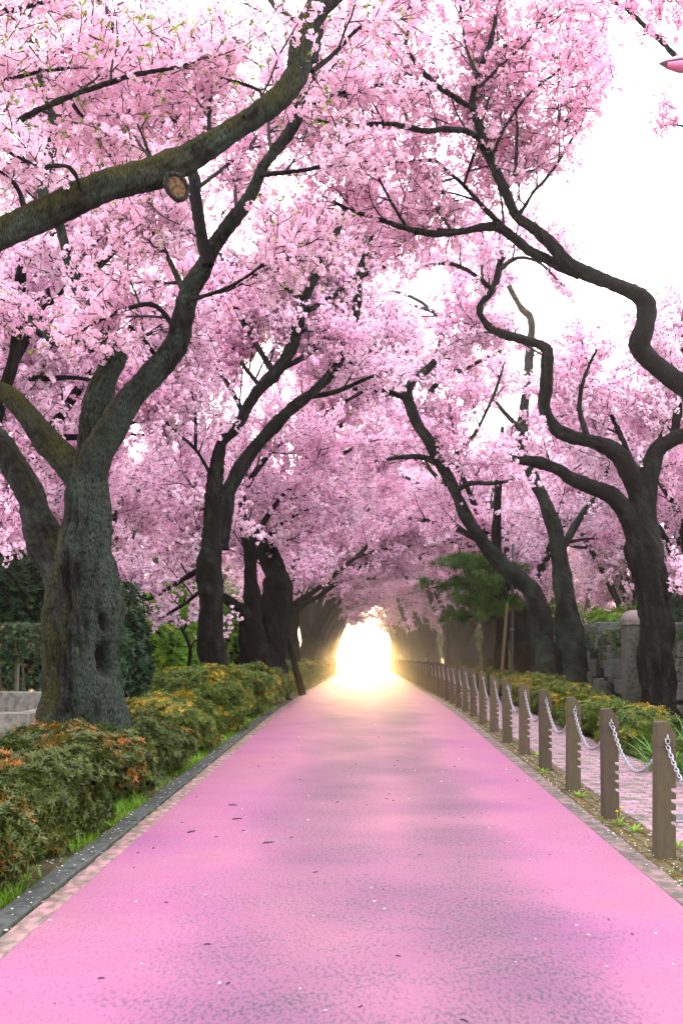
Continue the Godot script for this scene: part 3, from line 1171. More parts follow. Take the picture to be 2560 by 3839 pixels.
	var rback := [
		[33.0, 8.2, 1.4, 2.6, 2.2, 3500, lush, "green bush seen in the gap right of the grey pole"],
		[46.0, 7.8, 1.6, 4.2, 4.0, 3500, lush, "green bush behind the far right trunks"],
		[60.0, 8.0, 2.0, 5.0, 7.0, 4500, lush, "yellow green bush between the far right trunks"],
		[82.0, 8.0, 2.4, 5.6, 13.0, 5500, lush, "farthest green bush on the right in the haze"],
		[97.0, 5.6, 2.0, 5.5, 2.5, 2500, lush, "pale green bush closing the right side of the bright opening"],
		[27.0, 8.6, 0.9, 3.0, 3.0, 4000, deep, "dark ivy bush crowning the stone wall"],
		[20.0, 8.6, 1.4, 2.6, 2.5, 4000, lush, "green bush right of the fissured trunk at the frame edge"],
	]
	for r in rback:
		shrub("garden_bush", r[7], Vector3(r[1], G(r[0]) - 0.05, -r[0]), Vector3(r[2], r[3], r[4]), r[5], r[6], 2.3, "", 0.55)
	# the clipped hedge on bare stems, left of the big trunk
	var hd := thing("clipped_hedge", "clipped dark hedge on bare stems above the stone planter", "hedge", Vector3(-5.75, 0.62, -16.2))
	var st := Buf.new()
	for k in 16:
		var x := rnd(-0.9, 0.6)
		var zz := rnd(-0.35, 0.35)
		var tp := Vector3(x + rnd(-0.1, 0.1), 1.0, zz)
		tube(st, PackedVector3Array([Vector3(x, -0.1, zz), Vector3(x, 0.5, zz) + rdir() * 0.04, tp]), PackedFloat32Array([0.026, 0.02, 0.014]), 6, 0, {"plain": true, "bark": Color(0.10, 0.088, 0.07)})
	obj("stems", st.mesh(), M.twig, hd).set_meta("kind", "stuff")
	var ts := []
	var cs := []
	for k in 7000:
		var p := Vector3(rnd(-1.0, 0.72), rnd(0.68, 1.16), rnd(-0.5, 0.5))
		if p.x < -0.62 or rng.randf() < 0.10:
			p.y = rnd(0.05, 1.16)
		ts.append(Transform3D(facing((rdir() + Vector3(0, 0.5, 0.3)).normalized(), rnd(0, TAU)).scaled(Vector3.ONE * rnd(0.8, 1.4)), p))
		cs.append(deep[0].lerp(Color(0.05, 0.085, 0.03), rng.randf()) if rng.randf() > 0.04 else Color(0.30, 0.13, 0.04))
	scatter("foliage", M.rosettes[0], M.shrub_leaf, ts, cs, hd)
	# grass and weeds between the hedge and the kerb
	var gm := blades(14, 0.16, 0.007, 0.5, 0.5, [Color(0.10, 0.24, 0.012), Color(0.24, 0.36, 0.02)])
	ts = []
	cs = []
	for k in 1500:
		var z := rnd(5.0, 34.0)
		var patch := nz.get_noise_2d(z * 0.9, 3.0)
		if patch < 0.08 and rng.randf() < 0.9:
			continue
		var x := -2.13 - absf(rnd(0, 1) * rnd(0, 1)) * 0.45
		ts.append(Transform3D(Basis(Vector3.UP, rnd(0, TAU)).scaled(Vector3.ONE * rnd(0.5, 1.25)), Vector3(x, G(z) - 0.04, -z)))
		cs.append(Color.WHITE.lerp(Color(0.6, 0.75, 0.6), rng.randf()))
	scatter("kerb_grass", gm, M.leaf, ts, cs)
	tag(get_child(get_child_count() - 1), "bright green grass growing between azaleas and left kerb", "grass")
	var jm := blades(9, 0.045, 0.005, 0.8, 0.3, [Color(0.07, 0.13, 0.012), Color(0.17, 0.24, 0.02)])
	ts = []
	cs = []
	for k in 900:
		var z := rnd(4.0, 26.0)
		var left := rng.randf() < 0.55
		if nz.get_noise_2d(z * 1.3, 9.0 if left else 20.0) < -0.02:
			continue
		var x := -1.945 + rnd(-0.012, 0.012) if left else rnd(2.05, 2.34)
		if not left and rng.randf() < 0.5:
			x = 2.04 + rnd(-0.006, 0.01)
		ts.append(Transform3D(Basis(Vector3.UP, rnd(0, TAU)).scaled(Vector3.ONE * rnd(0.5, 1.2)), Vector3(x, G(z) - 0.004, -z)))
		cs.append(Color.WHITE)
	scatter("joint_weeds", jm, M.leaf, ts, cs)
	tag(get_child(get_child_count() - 1), "tiny weeds growing in the joints of kerb and paving", "weeds")
	# broad leaved weeds
	var weeds := [
		[-2.24, 10.3, 0.19, 12, "broad leaved bright weed on the left kerb before the second azalea"],
		[-2.30, 5.75, 0.16, 10, "dark broad weed at the foot of the nearest left azalea"],
		[2.30, 7.05, 0.17, 14, "bright yellow green weed at the foot of the nearest post"],
		[2.20, 8.55, 0.11, 9, "small upright weed between the first and second posts"],
		[2.36, 7.9, 0.10, 8, "flat weed on the setts behind the nearest post"],
		[2.08, 12.2, 0.12, 8, "weed tuft left of the fourth post"],
		[2.30, 13.9, 0.10, 8, "weed tuft right of the fifth post"],
		[2.15, 10.45, 0.09, 9, "low weed before the third post"],
	]
	for w in weeds:
		tag(obj("weed", weed_mesh(w[3], w[2], w[2] * 0.30), M.leaf), w[4], "weed", "weeds along the road edges")
		get_child(get_child_count() - 1).position = Vector3(w[0], G(w[1]), -w[1])
	dandelion(Vector3(2.14, 0.0, -8.86), "dandelion with two yellow heads before the second post", [Vector3(-0.01, 0.115, 0.01), Vector3(0.03, 0.145, 0.0)])
	dandelion(Vector3(-2.22, 0.0, -6.85), "yellow dandelion in grass beside the nearest left azalea", [Vector3(0.02, 0.13, 0.02)])
	dandelion(Vector3(-2.12, 0.0, -8.75), "single yellow dandelion at the kerb under the second azalea", [Vector3(0.05, 0.09, 0.02)])
	# sword leaved clump
	var sw := thing("sword_leaf_clump", "clump of long green sword leaves behind the second post", "plant", Vector3(3.62, 0.0, -12.4))
	for k in 3:
		var o := obj("leaves", blades(34, 0.72, 0.026, 0.55, 0.55, [Color(0.035, 0.13, 0.02), Color(0.12, 0.30, 0.04)]), M.leaf, sw)
		o.position = Vector3(k * 0.16 - 0.12, -0.02, -0.1 * k)
	var sw2 := obj("sword_leaf_clump", blades(26, 0.62, 0.024, 0.5, 0.35, [Color(0.04, 0.14, 0.02), Color(0.14, 0.30, 0.05)]), M.leaf)
	sw2.position = Vector3(4.35, 0.05, -13.9)
	tag(sw2, "smaller clump of sword leaves at the foot of the right fissured trunk", "plant")
	# petals and debris on the ground
	var pm := Buf.new()
	pm.quad(Vector3(-0.008, 0, -0.006), Vector3(0.008, 0.003, -0.007), Vector3(0.007, 0, 0.007), Vector3(-0.007, 0.002, 0.006), Vector3.UP)
	ts = []
	cs = []
	for k in 2600:
		var z := 3.6 + pow(rng.randf(), 1.4) * 26.0
		var x := 0.0
		var pick := rng.randf()
		if pick < 0.30:
			x = rnd(-2.30, -1.93)
		elif pick < 0.70:
			x = rnd(1.95, 2.36)
		elif pick < 0.95:
			x = rnd(2.36, 3.6)
		else:
			x = rnd(-1.8, 1.88)
		var y := G(z) + (0.030 if x < -1.95 and x > -2.10 else -0.02 if x <= -2.10 else 0.012)
		ts.append(Transform3D(Basis(Vector3.UP, rnd(0, TAU)).rotated(Vector3.RIGHT, rnd(-0.25, 0.25)).scaled(Vector3.ONE * rnd(0.6, 1.15)), Vector3(x, y, -z)))
		cs.append(Color(0.88, 0.70, 0.76).lerp(Color(0.85, 0.80, 0.80), rng.randf()))
	scatter("fallen_petals", pm.mesh(), M.petal, ts, cs)
	tag(get_child(get_child_count() - 1), "pale fallen cherry petals along both edges of the road", "petals")
	var dm := Buf.new()
	tube(dm, PackedVector3Array([Vector3(-0.016, 0.003, 0), Vector3(0.0, 0.006, 0.003), Vector3(0.016, 0.004, 0)]), PackedFloat32Array([0.003, 0.0035, 0.0025]), 5, 0, {"plain": true, "bark": Color(0.02, 0.018, 0.016)})
	var dmesh := dm.mesh()
	ts = []
	for k in 90:
		var z := 3.8 + pow(rng.randf(), 1.2) * 14.0
		var x := rnd(-1.7, 1.8)
		ts.append(Transform3D(Basis(Vector3.UP, rnd(0, TAU)).scaled(Vector3.ONE * rnd(0.3, 1.1)), Vector3(x, 0.001, -z)))
	scatter("twig_debris", dmesh, M.twig, ts, [])
	tag(get_child(get_child_count() - 1), "dark specks of twig and bud scale on the pink road", "debris")
	for q in [[-0.75, 8.1, 0.4, "nearest the middle of the pink road"], [-1.12, 9.15, 0.1, "third from the camera on the pink road"], [-1.25, 9.9, -0.2, "farthest out on the left of the pink road"], [-1.42, 8.55, 0.9, "closest to the bricks along the left kerb"]]:
		var o := obj("fallen_twig", dmesh, M.twig)
		o.position = Vector3(q[0], 0.001, -q[1])
		o.rotation.y = q[2]
		o.scale = Vector3(2.6, 1.5, 1.8)
		tag(o, "small dark fallen twig " + q[3], "twig", "fallen twigs on the road")

# ---------------------------------------------------------------- stone, poles and the lamp
func build_stone() -> void:
	# planter walls at the left rim: two courses of blocks each
	var tones := [Color(0.20, 0.185, 0.155), Color(0.17, 0.16, 0.14), Color(0.23, 0.21, 0.175)]
	for q in [["near stone planter wall at the left rim, two courses high", -12.9, -8.2, -4.13, 0.66, 0.0], ["farther stone planter wall below the clipped hedge", -15.1, -8.6, -4.55, 0.80, 1.9]]:
		var o := thing("planter_wall", q[0], "wall", Vector3(0, 0, q[1]))
		var x1: float = q[3]
		var h: float = q[4]
		for c in 2:
			var y0 := 0.0 if c == 0 else h * 0.42
			var y1 := h * 0.42 - 0.006 if c == 0 else h
			var x := x1 + (0.0 if c else 0.01)
			var k := 0
			while x > q[2]:
				var w := 0.85 if (k + c) % 2 else 1.15
				var b := Buf.new()
				b.block(x - w + 0.008, x, y0, y1, -0.20, rnd(-0.004, 0.004), 0.014, tones[rng.randi() % 3])
				obj("block", b.mesh(), M.stone, o)
				x -= w
				k += 1
			# the return running back
			var zz := -0.21
			while zz > -2.6:
				var b := Buf.new()
				b.block(x1 - 0.2, x1 + rnd(-0.004, 0.004), y0, y1, zz - 0.9, zz - 0.008, 0.014, tones[rng.randi() % 3])
				obj("block", b.mesh(), M.stone, o)
				zz -= 0.9
		var soil := Buf.new()
		soil.block(q[2], x1 - 0.202, 0.0, h - 0.14, -2.6, -0.21, 0.01, Color.WHITE)
		obj("soil_bed", soil.mesh(), M.soil, o)
	# the old retaining wall behind the right trunks
	var wall := thing("stone_wall", "old dry stone wall of big grey blocks behind the right trunks", "wall", Vector3(6.55, G(24.0), -18.5))
	var z := 0.0
	var course := 0
	var y := -0.1
	while y < 1.75:
		var ch := rnd(0.40, 0.52)
		z = 0.0 if course % 2 else -0.35
		while z > -15.0:
			var len := rnd(0.55, 1.0)
			var b := Buf.new()
			var yy := -z * -0.012
			b.block(rnd(-0.03, 0.05), 0.6, y + yy, y + yy + ch - 0.03, z - len + 0.035, z, 0.035, Color(0.19, 0.20, 0.175).lerp(Color(0.085, 0.10, 0.075), rng.randf()))
			var s := obj("stone", b.mesh(), M.stone, wall)
			s.rotation.x = rnd(-0.02, 0.02)
			z -= len
		y += ch
		course += 1
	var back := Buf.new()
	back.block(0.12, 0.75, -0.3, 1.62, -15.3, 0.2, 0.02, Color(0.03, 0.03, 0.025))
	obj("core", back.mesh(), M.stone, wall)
	# ivy hanging over it
	var ts := []
	var cs := []
	for k in 1500:
		var zz := rnd(-15, 0)
		var hang := nz.get_noise_2d(zz * 0.8, 2.0)
		var yy := 1.75 - pow(rng.randf(), 1.6) * (0.5 + 1.3 * maxf(0.0, hang))
		ts.append(Transform3D(facing(Vector3(-1, 0.4, 0.3).normalized() + rdir() * 0.5, rnd(0, TAU)).orthonormalized().scaled(Vector3.ONE * rnd(1.0, 2.2)), Vector3(rnd(-0.1, 0.25), yy, zz)))
		cs.append(Color(0.015, 0.05, 0.015).lerp(Color(0.09, 0.15, 0.02), pow(rng.randf(), 2.0)))
	scatter("ivy", M.rosettes[1], M.shrub_leaf, ts, cs, wall)
	# the capped pillar at its near end
	var pl := thing("stone_pillar", "pale stone gate pillar with rounded cap left of the fissured trunk", "pillar", Vector3(6.42, G(24.0), -25.0))
	var b := Buf.new()
	b.block(-0.24, 0.24, 0.0, 1.92, -0.24, 0.24, 0.02, Color(0.12, 0.115, 0.095))
	obj("shaft", b.mesh(), M.stone, pl)
	b = Buf.new()
	b.block(-0.29, 0.29, 1.92, 2.06, -0.29, 0.29, 0.02, Color(0.17, 0.155, 0.135))
	obj("collar", b.mesh(), M.stone, pl)
	var cap := MeshInstance3D.new()
	var sp := SphereMesh.new()
	sp.radius = 0.30
	sp.height = 0.42
	sp.is_hemisphere = false
	cap.mesh = sp
	cap.position = Vector3(0, 2.06, 0)
	cap.name = "cap"
	cap.material_override = M.stone_pale
	pl.add_child(cap, true)
	# a small pale marker stone seen between the trunks
	var mk := thing("marker_stone", "small pale upright stone seen left of the curved leaning trunk", "stone", Vector3(6.5, G(41.0), -41.0))
	b = Buf.new()
	b.block(-0.28, 0.18, 0.0, 0.25, -0.25, 0.25, 0.02, Color(0.5, 0.47, 0.47))
	obj("base", b.mesh(), M.stone, mk)
	b = Buf.new()
	b.block(-0.16, 0.10, 0.25, 1.45, -0.13, 0.13, 0.03, Color(0.55, 0.52, 0.52))
	obj("shaft", b.mesh(), M.stone, mk)
	# low pale kerb of the garden path on the left
	var gp := obj("garden_kerb", strip(-9.0, -4.6, 0.10, 20.2, 21.2, 3), M.stone_pale)
	tag(gp, "pale low stone slab behind the big mossy trunk", "kerb")
	# drain grate
	var gr := thing("drain_grate", "small steel drain grate in the side walk behind the nearest post", "grate", Vector3(2.86, 0.006, -9.2))
	for k in 13:
		var bb := Buf.new()
		bb.block(-0.19 + k * 0.03, -0.177 + k * 0.03, 0.0, 0.008, -0.18, 0.18, 0.001, Color(0.20, 0.19, 0.20))
		obj("bar", bb.mesh(), M.paint, gr)
	for s in [-1, 1]:
		var bb := Buf.new()
		bb.block(-0.2, 0.2, 0.0, 0.010, s * 0.195 - 0.012, s * 0.195 + 0.012, 0.001, Color(0.24, 0.23, 0.24))
		obj("frame", bb.mesh(), M.paint, gr)

func pole(called: String, label: String, cat: String, a: Vector3, e: Vector3, r0: float, r1: float, col: Color, m: Material) -> Node3D:
	var b := Buf.new()
	var o := thing(called, label, cat, a)
	tube(b, PackedVector3Array([Vector3.ZERO, (e - a) * 0.5, e - a]), PackedFloat32Array([r0, (r0 + r1) / 2, r1]), 10, 0, {"plain": true, "bark": col})
	obj("shaft", b.mesh(), m, o)
	return o

func build_poles() -> void:
	var g := pole("grey_pole", "slim grey steel pole beside the curved leaning trunk", "pole", Vector3(4.75, G(34.0), -34.0), Vector3(4.80, 4.6, -34.0), 0.05, 0.045, Color(0.07, 0.072, 0.07), M.paint)
	var b := Buf.new()
	b.block(-0.08, 0.08, 2.0, 2.05, -0.08, 0.08, 0.004, Color(0.22, 0.22, 0.22))
	obj("band", b.mesh(), M.paint, g)
	pole("timber_prop", "thin brown bamboo prop leaning left of the grey pole", "prop", P(1151, 1566, 32.0), P(1163, 1385, 32.6), 0.055, 0.045, Color(0.085, 0.065, 0.03), M.paint)
	var d := pole("lamp_post", "thin dark lamp post between far right trunks in the haze", "lamp post", Vector3(3.72, G(47.0), -47.0), Vector3(3.72, 3.2, -47.0), 0.075, 0.055, Color(0.03, 0.03, 0.03), M.paint)
	b = Buf.new()
	b.block(-0.09, 0.09, 1.4, 1.48, -0.09, 0.09, 0.005, Color(0.04, 0.04, 0.04))
	obj("band", b.mesh(), M.paint, d)
	# a leaning timber prop under the gnarled tree on the left
	var wb := Buf.new()
	var a := P(692, 1588, 29.5)
	var o := thing("timber_prop", "dark timber prop leaning from the gnarled trunk to the left kerb", "prop", a)
	var l := smooth_limb(PackedVector3Array([Vector3(0.03, -0.1, 0), P(686, 1560, 29.5) - a, P(672, 1510, 29.6) - a, P(660, 1465, 29.7) - a]), PackedFloat32Array([0.12, 0.10, 0.075, 0.06]), 0.12)
	tube(wb, l.p, l.r, 10, 0.6, {"moss": 0.1})
	obj("shaft", wb.mesh(), M.bark, o)
	# the street lamp at the upper right
	var lamp := thing("street_lamp", "street lamp head with pink lens reaching in at the upper right", "street lamp", Vector3(4.6, 0, -9.0))
	var pb := Buf.new()
	tube(pb, PackedVector3Array([Vector3.ZERO, Vector3(0, 3, 0), Vector3(0, 6.35, 0)]), PackedFloat32Array([0.085, 0.07, 0.055]), 12, 0, {"plain": true, "bark": Color(0.22, 0.22, 0.24)})
	obj("pole", pb.mesh(), M.paint, lamp)
	pb = Buf.new()
	tube(pb, PackedVector3Array([Vector3(0, 6.3, 0), Vector3(-0.3, 6.52, 0), Vector3(-1.3, 6.55, 0)]), PackedFloat32Array([0.04, 0.035, 0.03]), 10, 0, {"plain": true, "bark": Color(0.25, 0.24, 0.27)})
	obj("arm", pb.mesh(), M.paint, lamp)
	# housing: lofted sections from the nose to the arm
	var hb := Buf.new()
	var lbuf := Buf.new()
	var secs := [[0.0, 0.006, 0.004], [0.05, 0.05, 0.03], [0.16, 0.095, 0.055], [0.34, 0.12, 0.075], [0.52, 0.11, 0.075], [0.66, 0.05, 0.05]]
	var nose := P(1511, 146, 9.0) - Vector3(4.6, 0, -9.0)
	for s in secs.size():
		for k in 16:
			var t := TAU * k / 16
			var c := cos(t)
			var q := sin(t)
			var yy: float = secs[s][2] * (q if q > 0 else q * 0.12)
			hb.v.append(nose + Vector3(secs[s][0], yy - secs[s][0] * 0.02, c * secs[s][1]))
			hb.c.append(Color(0.42, 0.30, 0.40))
			if s > 0 and s < 5:
				var y2: float = -secs[s][2] * (0.12 + 0.85 * maxf(0.0, -q)) if q < 0 else -secs[s][2] * 0.10
				lbuf.v.append(nose + Vector3(secs[s][0] * 0.94 + 0.02, y2 - 0.006 - secs[s][0] * 0.02, c * secs[s][1] * 0.86))
	for s in secs.size() - 1:
		for k in 16:
			var p := s * 16 + k
			var q := s * 16 + (k + 1) % 16
			hb.i.append(p); hb.i.append(p + 16); hb.i.append(q)
			hb.i.append(q); hb.i.append(p + 16); hb.i.append(q + 16)
			if s < 3:
				lbuf.i.append(p); lbuf.i.append(p + 16); lbuf.i.append(q)
				lbuf.i.append(q); lbuf.i.append(p + 16); lbuf.i.append(q + 16)
	obj("housing", hb.mesh(), M.paint, lamp)
	obj("lens", lbuf.mesh(), M.lens, lamp)

# a dark pine with needle pads
func build_pine() -> void:
	var base := Vector3(4.3, G(33.5), -33.5)
	var t := new_tree("pine_tree", "dark green pine with drooping needle pads among the right trunks", base)
	var tp := smooth_limb(PackedVector3Array([base, base + Vector3(0.1, 2.5, 0), base + Vector3(-0.1, 5, 0), base + Vector3(0.1, 8.5, 0)]), PackedFloat32Array([0.26, 0.2, 0.16, 0.06]), 0.3)
	limb(t, tp, 10, 0.8, {"moss": 0.1}, true)
	var nb := Buf.new()
	for k in 60:
		var d := (rdir() + Vector3(0, 0.35, 0)).normalized()
		leaf(nb, Vector3.ZERO, d, perp(d), rnd(0.16, 0.26), 0.012, Color.WHITE)
	var ts := []
	var cs := []
	for k in 13:
		var y := 2.4 + k * 0.15 + rnd(-0.15, 0.15)
		var a := k * 2.1
		var out := Vector3(cos(a), rnd(-0.12, 0.1), sin(a))
		if k % 2 == 0:
			out.x = -absf(out.x) - 0.5
		var len := rnd(0.9, 1.7)
		if out.x > -0.2:
			len *= 0.35
		var q := base + Vector3(0, y, 0)
		limb(t, smooth_limb(PackedVector3Array([q, q + out * len * 0.5 + Vector3(0, 0.1, 0), q + out * len]), PackedFloat32Array([0.05, 0.035, 0.015]), 0.3), 5, 0.4, {}, true)
		for m in 40:
			var f := rnd(0.35, 1.05)
			var p := q + out * len * f + Vector3(rnd(-0.45, 0.45), rnd(-0.12, 0.22), rnd(-0.45, 0.45))
			ts.append(Transform3D(facing((Vector3.UP + out * 0.6 + rdir() * 0.3).normalized(), rnd(0, TAU)).scaled(Vector3.ONE * rnd(0.8, 1.3)), p - base))
			cs.append(Color(0.025, 0.075, 0.008).lerp(Color(0.075, 0.16, 0.018), rng.randf()))
	obj("trunk", t.wood.mesh(), M.bark, t.root)
	scatter("needles", nb.mesh(), M.leaf, ts, cs, t.root)

# ---------------------------------------------------------------- the measured trees
func tree_mossy() -> void:           # the big trunk on the left
	var t := new_tree("cherry_tree", "big old cherry with mossy hollowed trunk at left, three spreading limbs", P(194, 1782, 12.0))
	var s := {"moss": 0.50, "lichen": 0.62, "lichen_side": Vector3(0.85, 0, 0.35), "seed": 3.0}
	var hol := [
		{"at": P(242, 1514, 11.72), "r": Vector3(0.11, 0.22, 0.30), "deep": 0.17},
		{"at": P(238, 1425, 11.72), "r": Vector3(0.05, 0.13, 0.28), "deep": 0.10},
		{"at": P(262, 1556, 11.65), "r": Vector3(0.07, 0.10, 0.3), "deep": 0.09},
		{"at": P(112, 1640, 11.8), "r": Vector3(0.2, 0.6, 0.35), "deep": -0.04},
		{"at": P(265, 1700, 11.7), "r": Vector3(0.18, 0.7, 0.3), "deep": -0.05},
		{"at": P(150, 1330, 11.6), "r": Vector3(0.05, 0.5, 0.3), "deep": 0.10},
	]
	limb(t, lb(12, 12, [194, 1815, 125, 194, 1745, 108, 195, 1690, 100, 195, 1626, 95, 193, 1560, 88, 193, 1476, 85, 192, 1400, 84, 196, 1326, 76, 203, 1260, 64, 207, 1200, 58, 205, 1138, 54, 208, 1080, 48, 214, 1038, 40, 220, 938, 34, 243, 868, 32]), 84, 1.0, s, true, hol)
	limb(t, lb(12, 13.6, [172, 1420, 52, 150, 1350, 54, 122, 1290, 50, 98, 1226, 46, 70, 1138, 38, 12, 1038, 35, -50, 960, 30, -140, 880, 26, -230, 790, 20]), 32, 1.0, {"moss": 0.4, "lichen": 0.3, "seed": 9.0}, true)
	limb(t, lb(12, 12.4, [205, 1140, 44, 175, 1085, 44, 115, 1018, 40, 72, 965, 33, 25, 912, 30, -20, 880, 28, -80, 830, 24, -160, 740, 16, -230, 640, 10]), 32, 1.0, {"moss": 0.75, "lichen": 0.5, "seed": 5.0})
	limb(t, lb(12, 12.6, [220, 960, 32, 243, 868, 32, 262, 808, 31, 238, 762, 25, 208, 708, 21, 184, 668, 18, 165, 618, 16, 155, 588, 14, 138, 520, 13, 100, 450, 13, 120, 330, 12, 120, 265, 11, 90, 160, 9, 60, 60, 7, 40, -20, 5]), 22, 1.0, {"moss": 0.45, "lichen": 0.45, "lichen_side": Vector3(0.85, 0, 0.35), "seed": 6.0})
	limb(t, lb(12.3, 13.0, [188, 672, 11, 240, 600, 9, 300, 548, 7, 360, 505, 5, 430, 470, 3]), 8, 0.7, s)
	limb(t, lb(11.4, 12.4, [430, 690, 10, 400, 620, 8, 370, 560, 6, 340, 520, 4]), 8, 0.7, s)
	limb(t, lb(12.5, 12.9, [255, 800, 18, 200, 790, 14, 140, 790, 11, 95, 768, 9, 40, 700, 6]), 12, 0.8, s)
	limb(t, lb(11.9, 10.7, [212, 1090, 38, 228, 1040, 40, 252, 998, 40, 300, 913, 37, 360, 848, 36, 403, 793, 33, 416, 738, 27, 435, 668, 24, 465, 618, 27, 482, 580, 24, 505, 545, 22, 540, 500, 21, 575, 450, 18, 610, 375, 17, 665, 305, 16, 690, 250, 17, 710, 200, 13, 725, 130, 10, 737, 60, 8, 752, -30, 5]), 30, 1.0, {"moss": 0.40, "lichen": 0.48, "lichen_side": Vector3(0.3, -0.5, 0.4), "seed": 7.0})
	limb(t, lb(11.25, 11.7, [478, 610, 18, 465, 550, 17, 450, 460, 17, 445, 400, 16, 420, 310, 13, 370, 215, 12, 320, 150, 12, 285, 100, 12, 250, 50, 11, 222, 0, 9, 200, -60, 6]), 20, 1.0, {"moss": 0.2, "seed": 8.0})
	limb(t, lb(11.8, 11.5, [375, 838, 8, 330, 780, 6, 300, 750, 5, 250, 720, 4, 180, 740, 2]), 6, 0.5, {})
	limb(t, lb(11.2, 11.0, [430, 690, 9, 500, 670, 6, 560, 640, 5, 620, 600, 4, 680, 590, 2]), 6, 0.5, {})
	limb(t, lb(11.6, 11.4, [405, 760, 9, 350, 700, 7, 250, 725, 6, 190, 760, 4]), 6, 0.5, {})
	limb(t, lb(11.0, 10.6, [600, 400, 8, 660, 395, 6, 740, 380, 5, 800, 330, 3]), 6, 0.5, {})
	limb(t, lb(10.9, 11.3, [690, 250, 9, 760, 220, 6, 820, 205, 5, 900, 190, 3]), 6, 0.5, {})
	t.ymin = 1.9
	dress(t, {"rmax": 0.075, "every": 0.48, "length": 1.45, "step": 0.175, "leaves": 0.28, "up": 0.35, "behind": 0.85})
	finish(t, 0, 0)

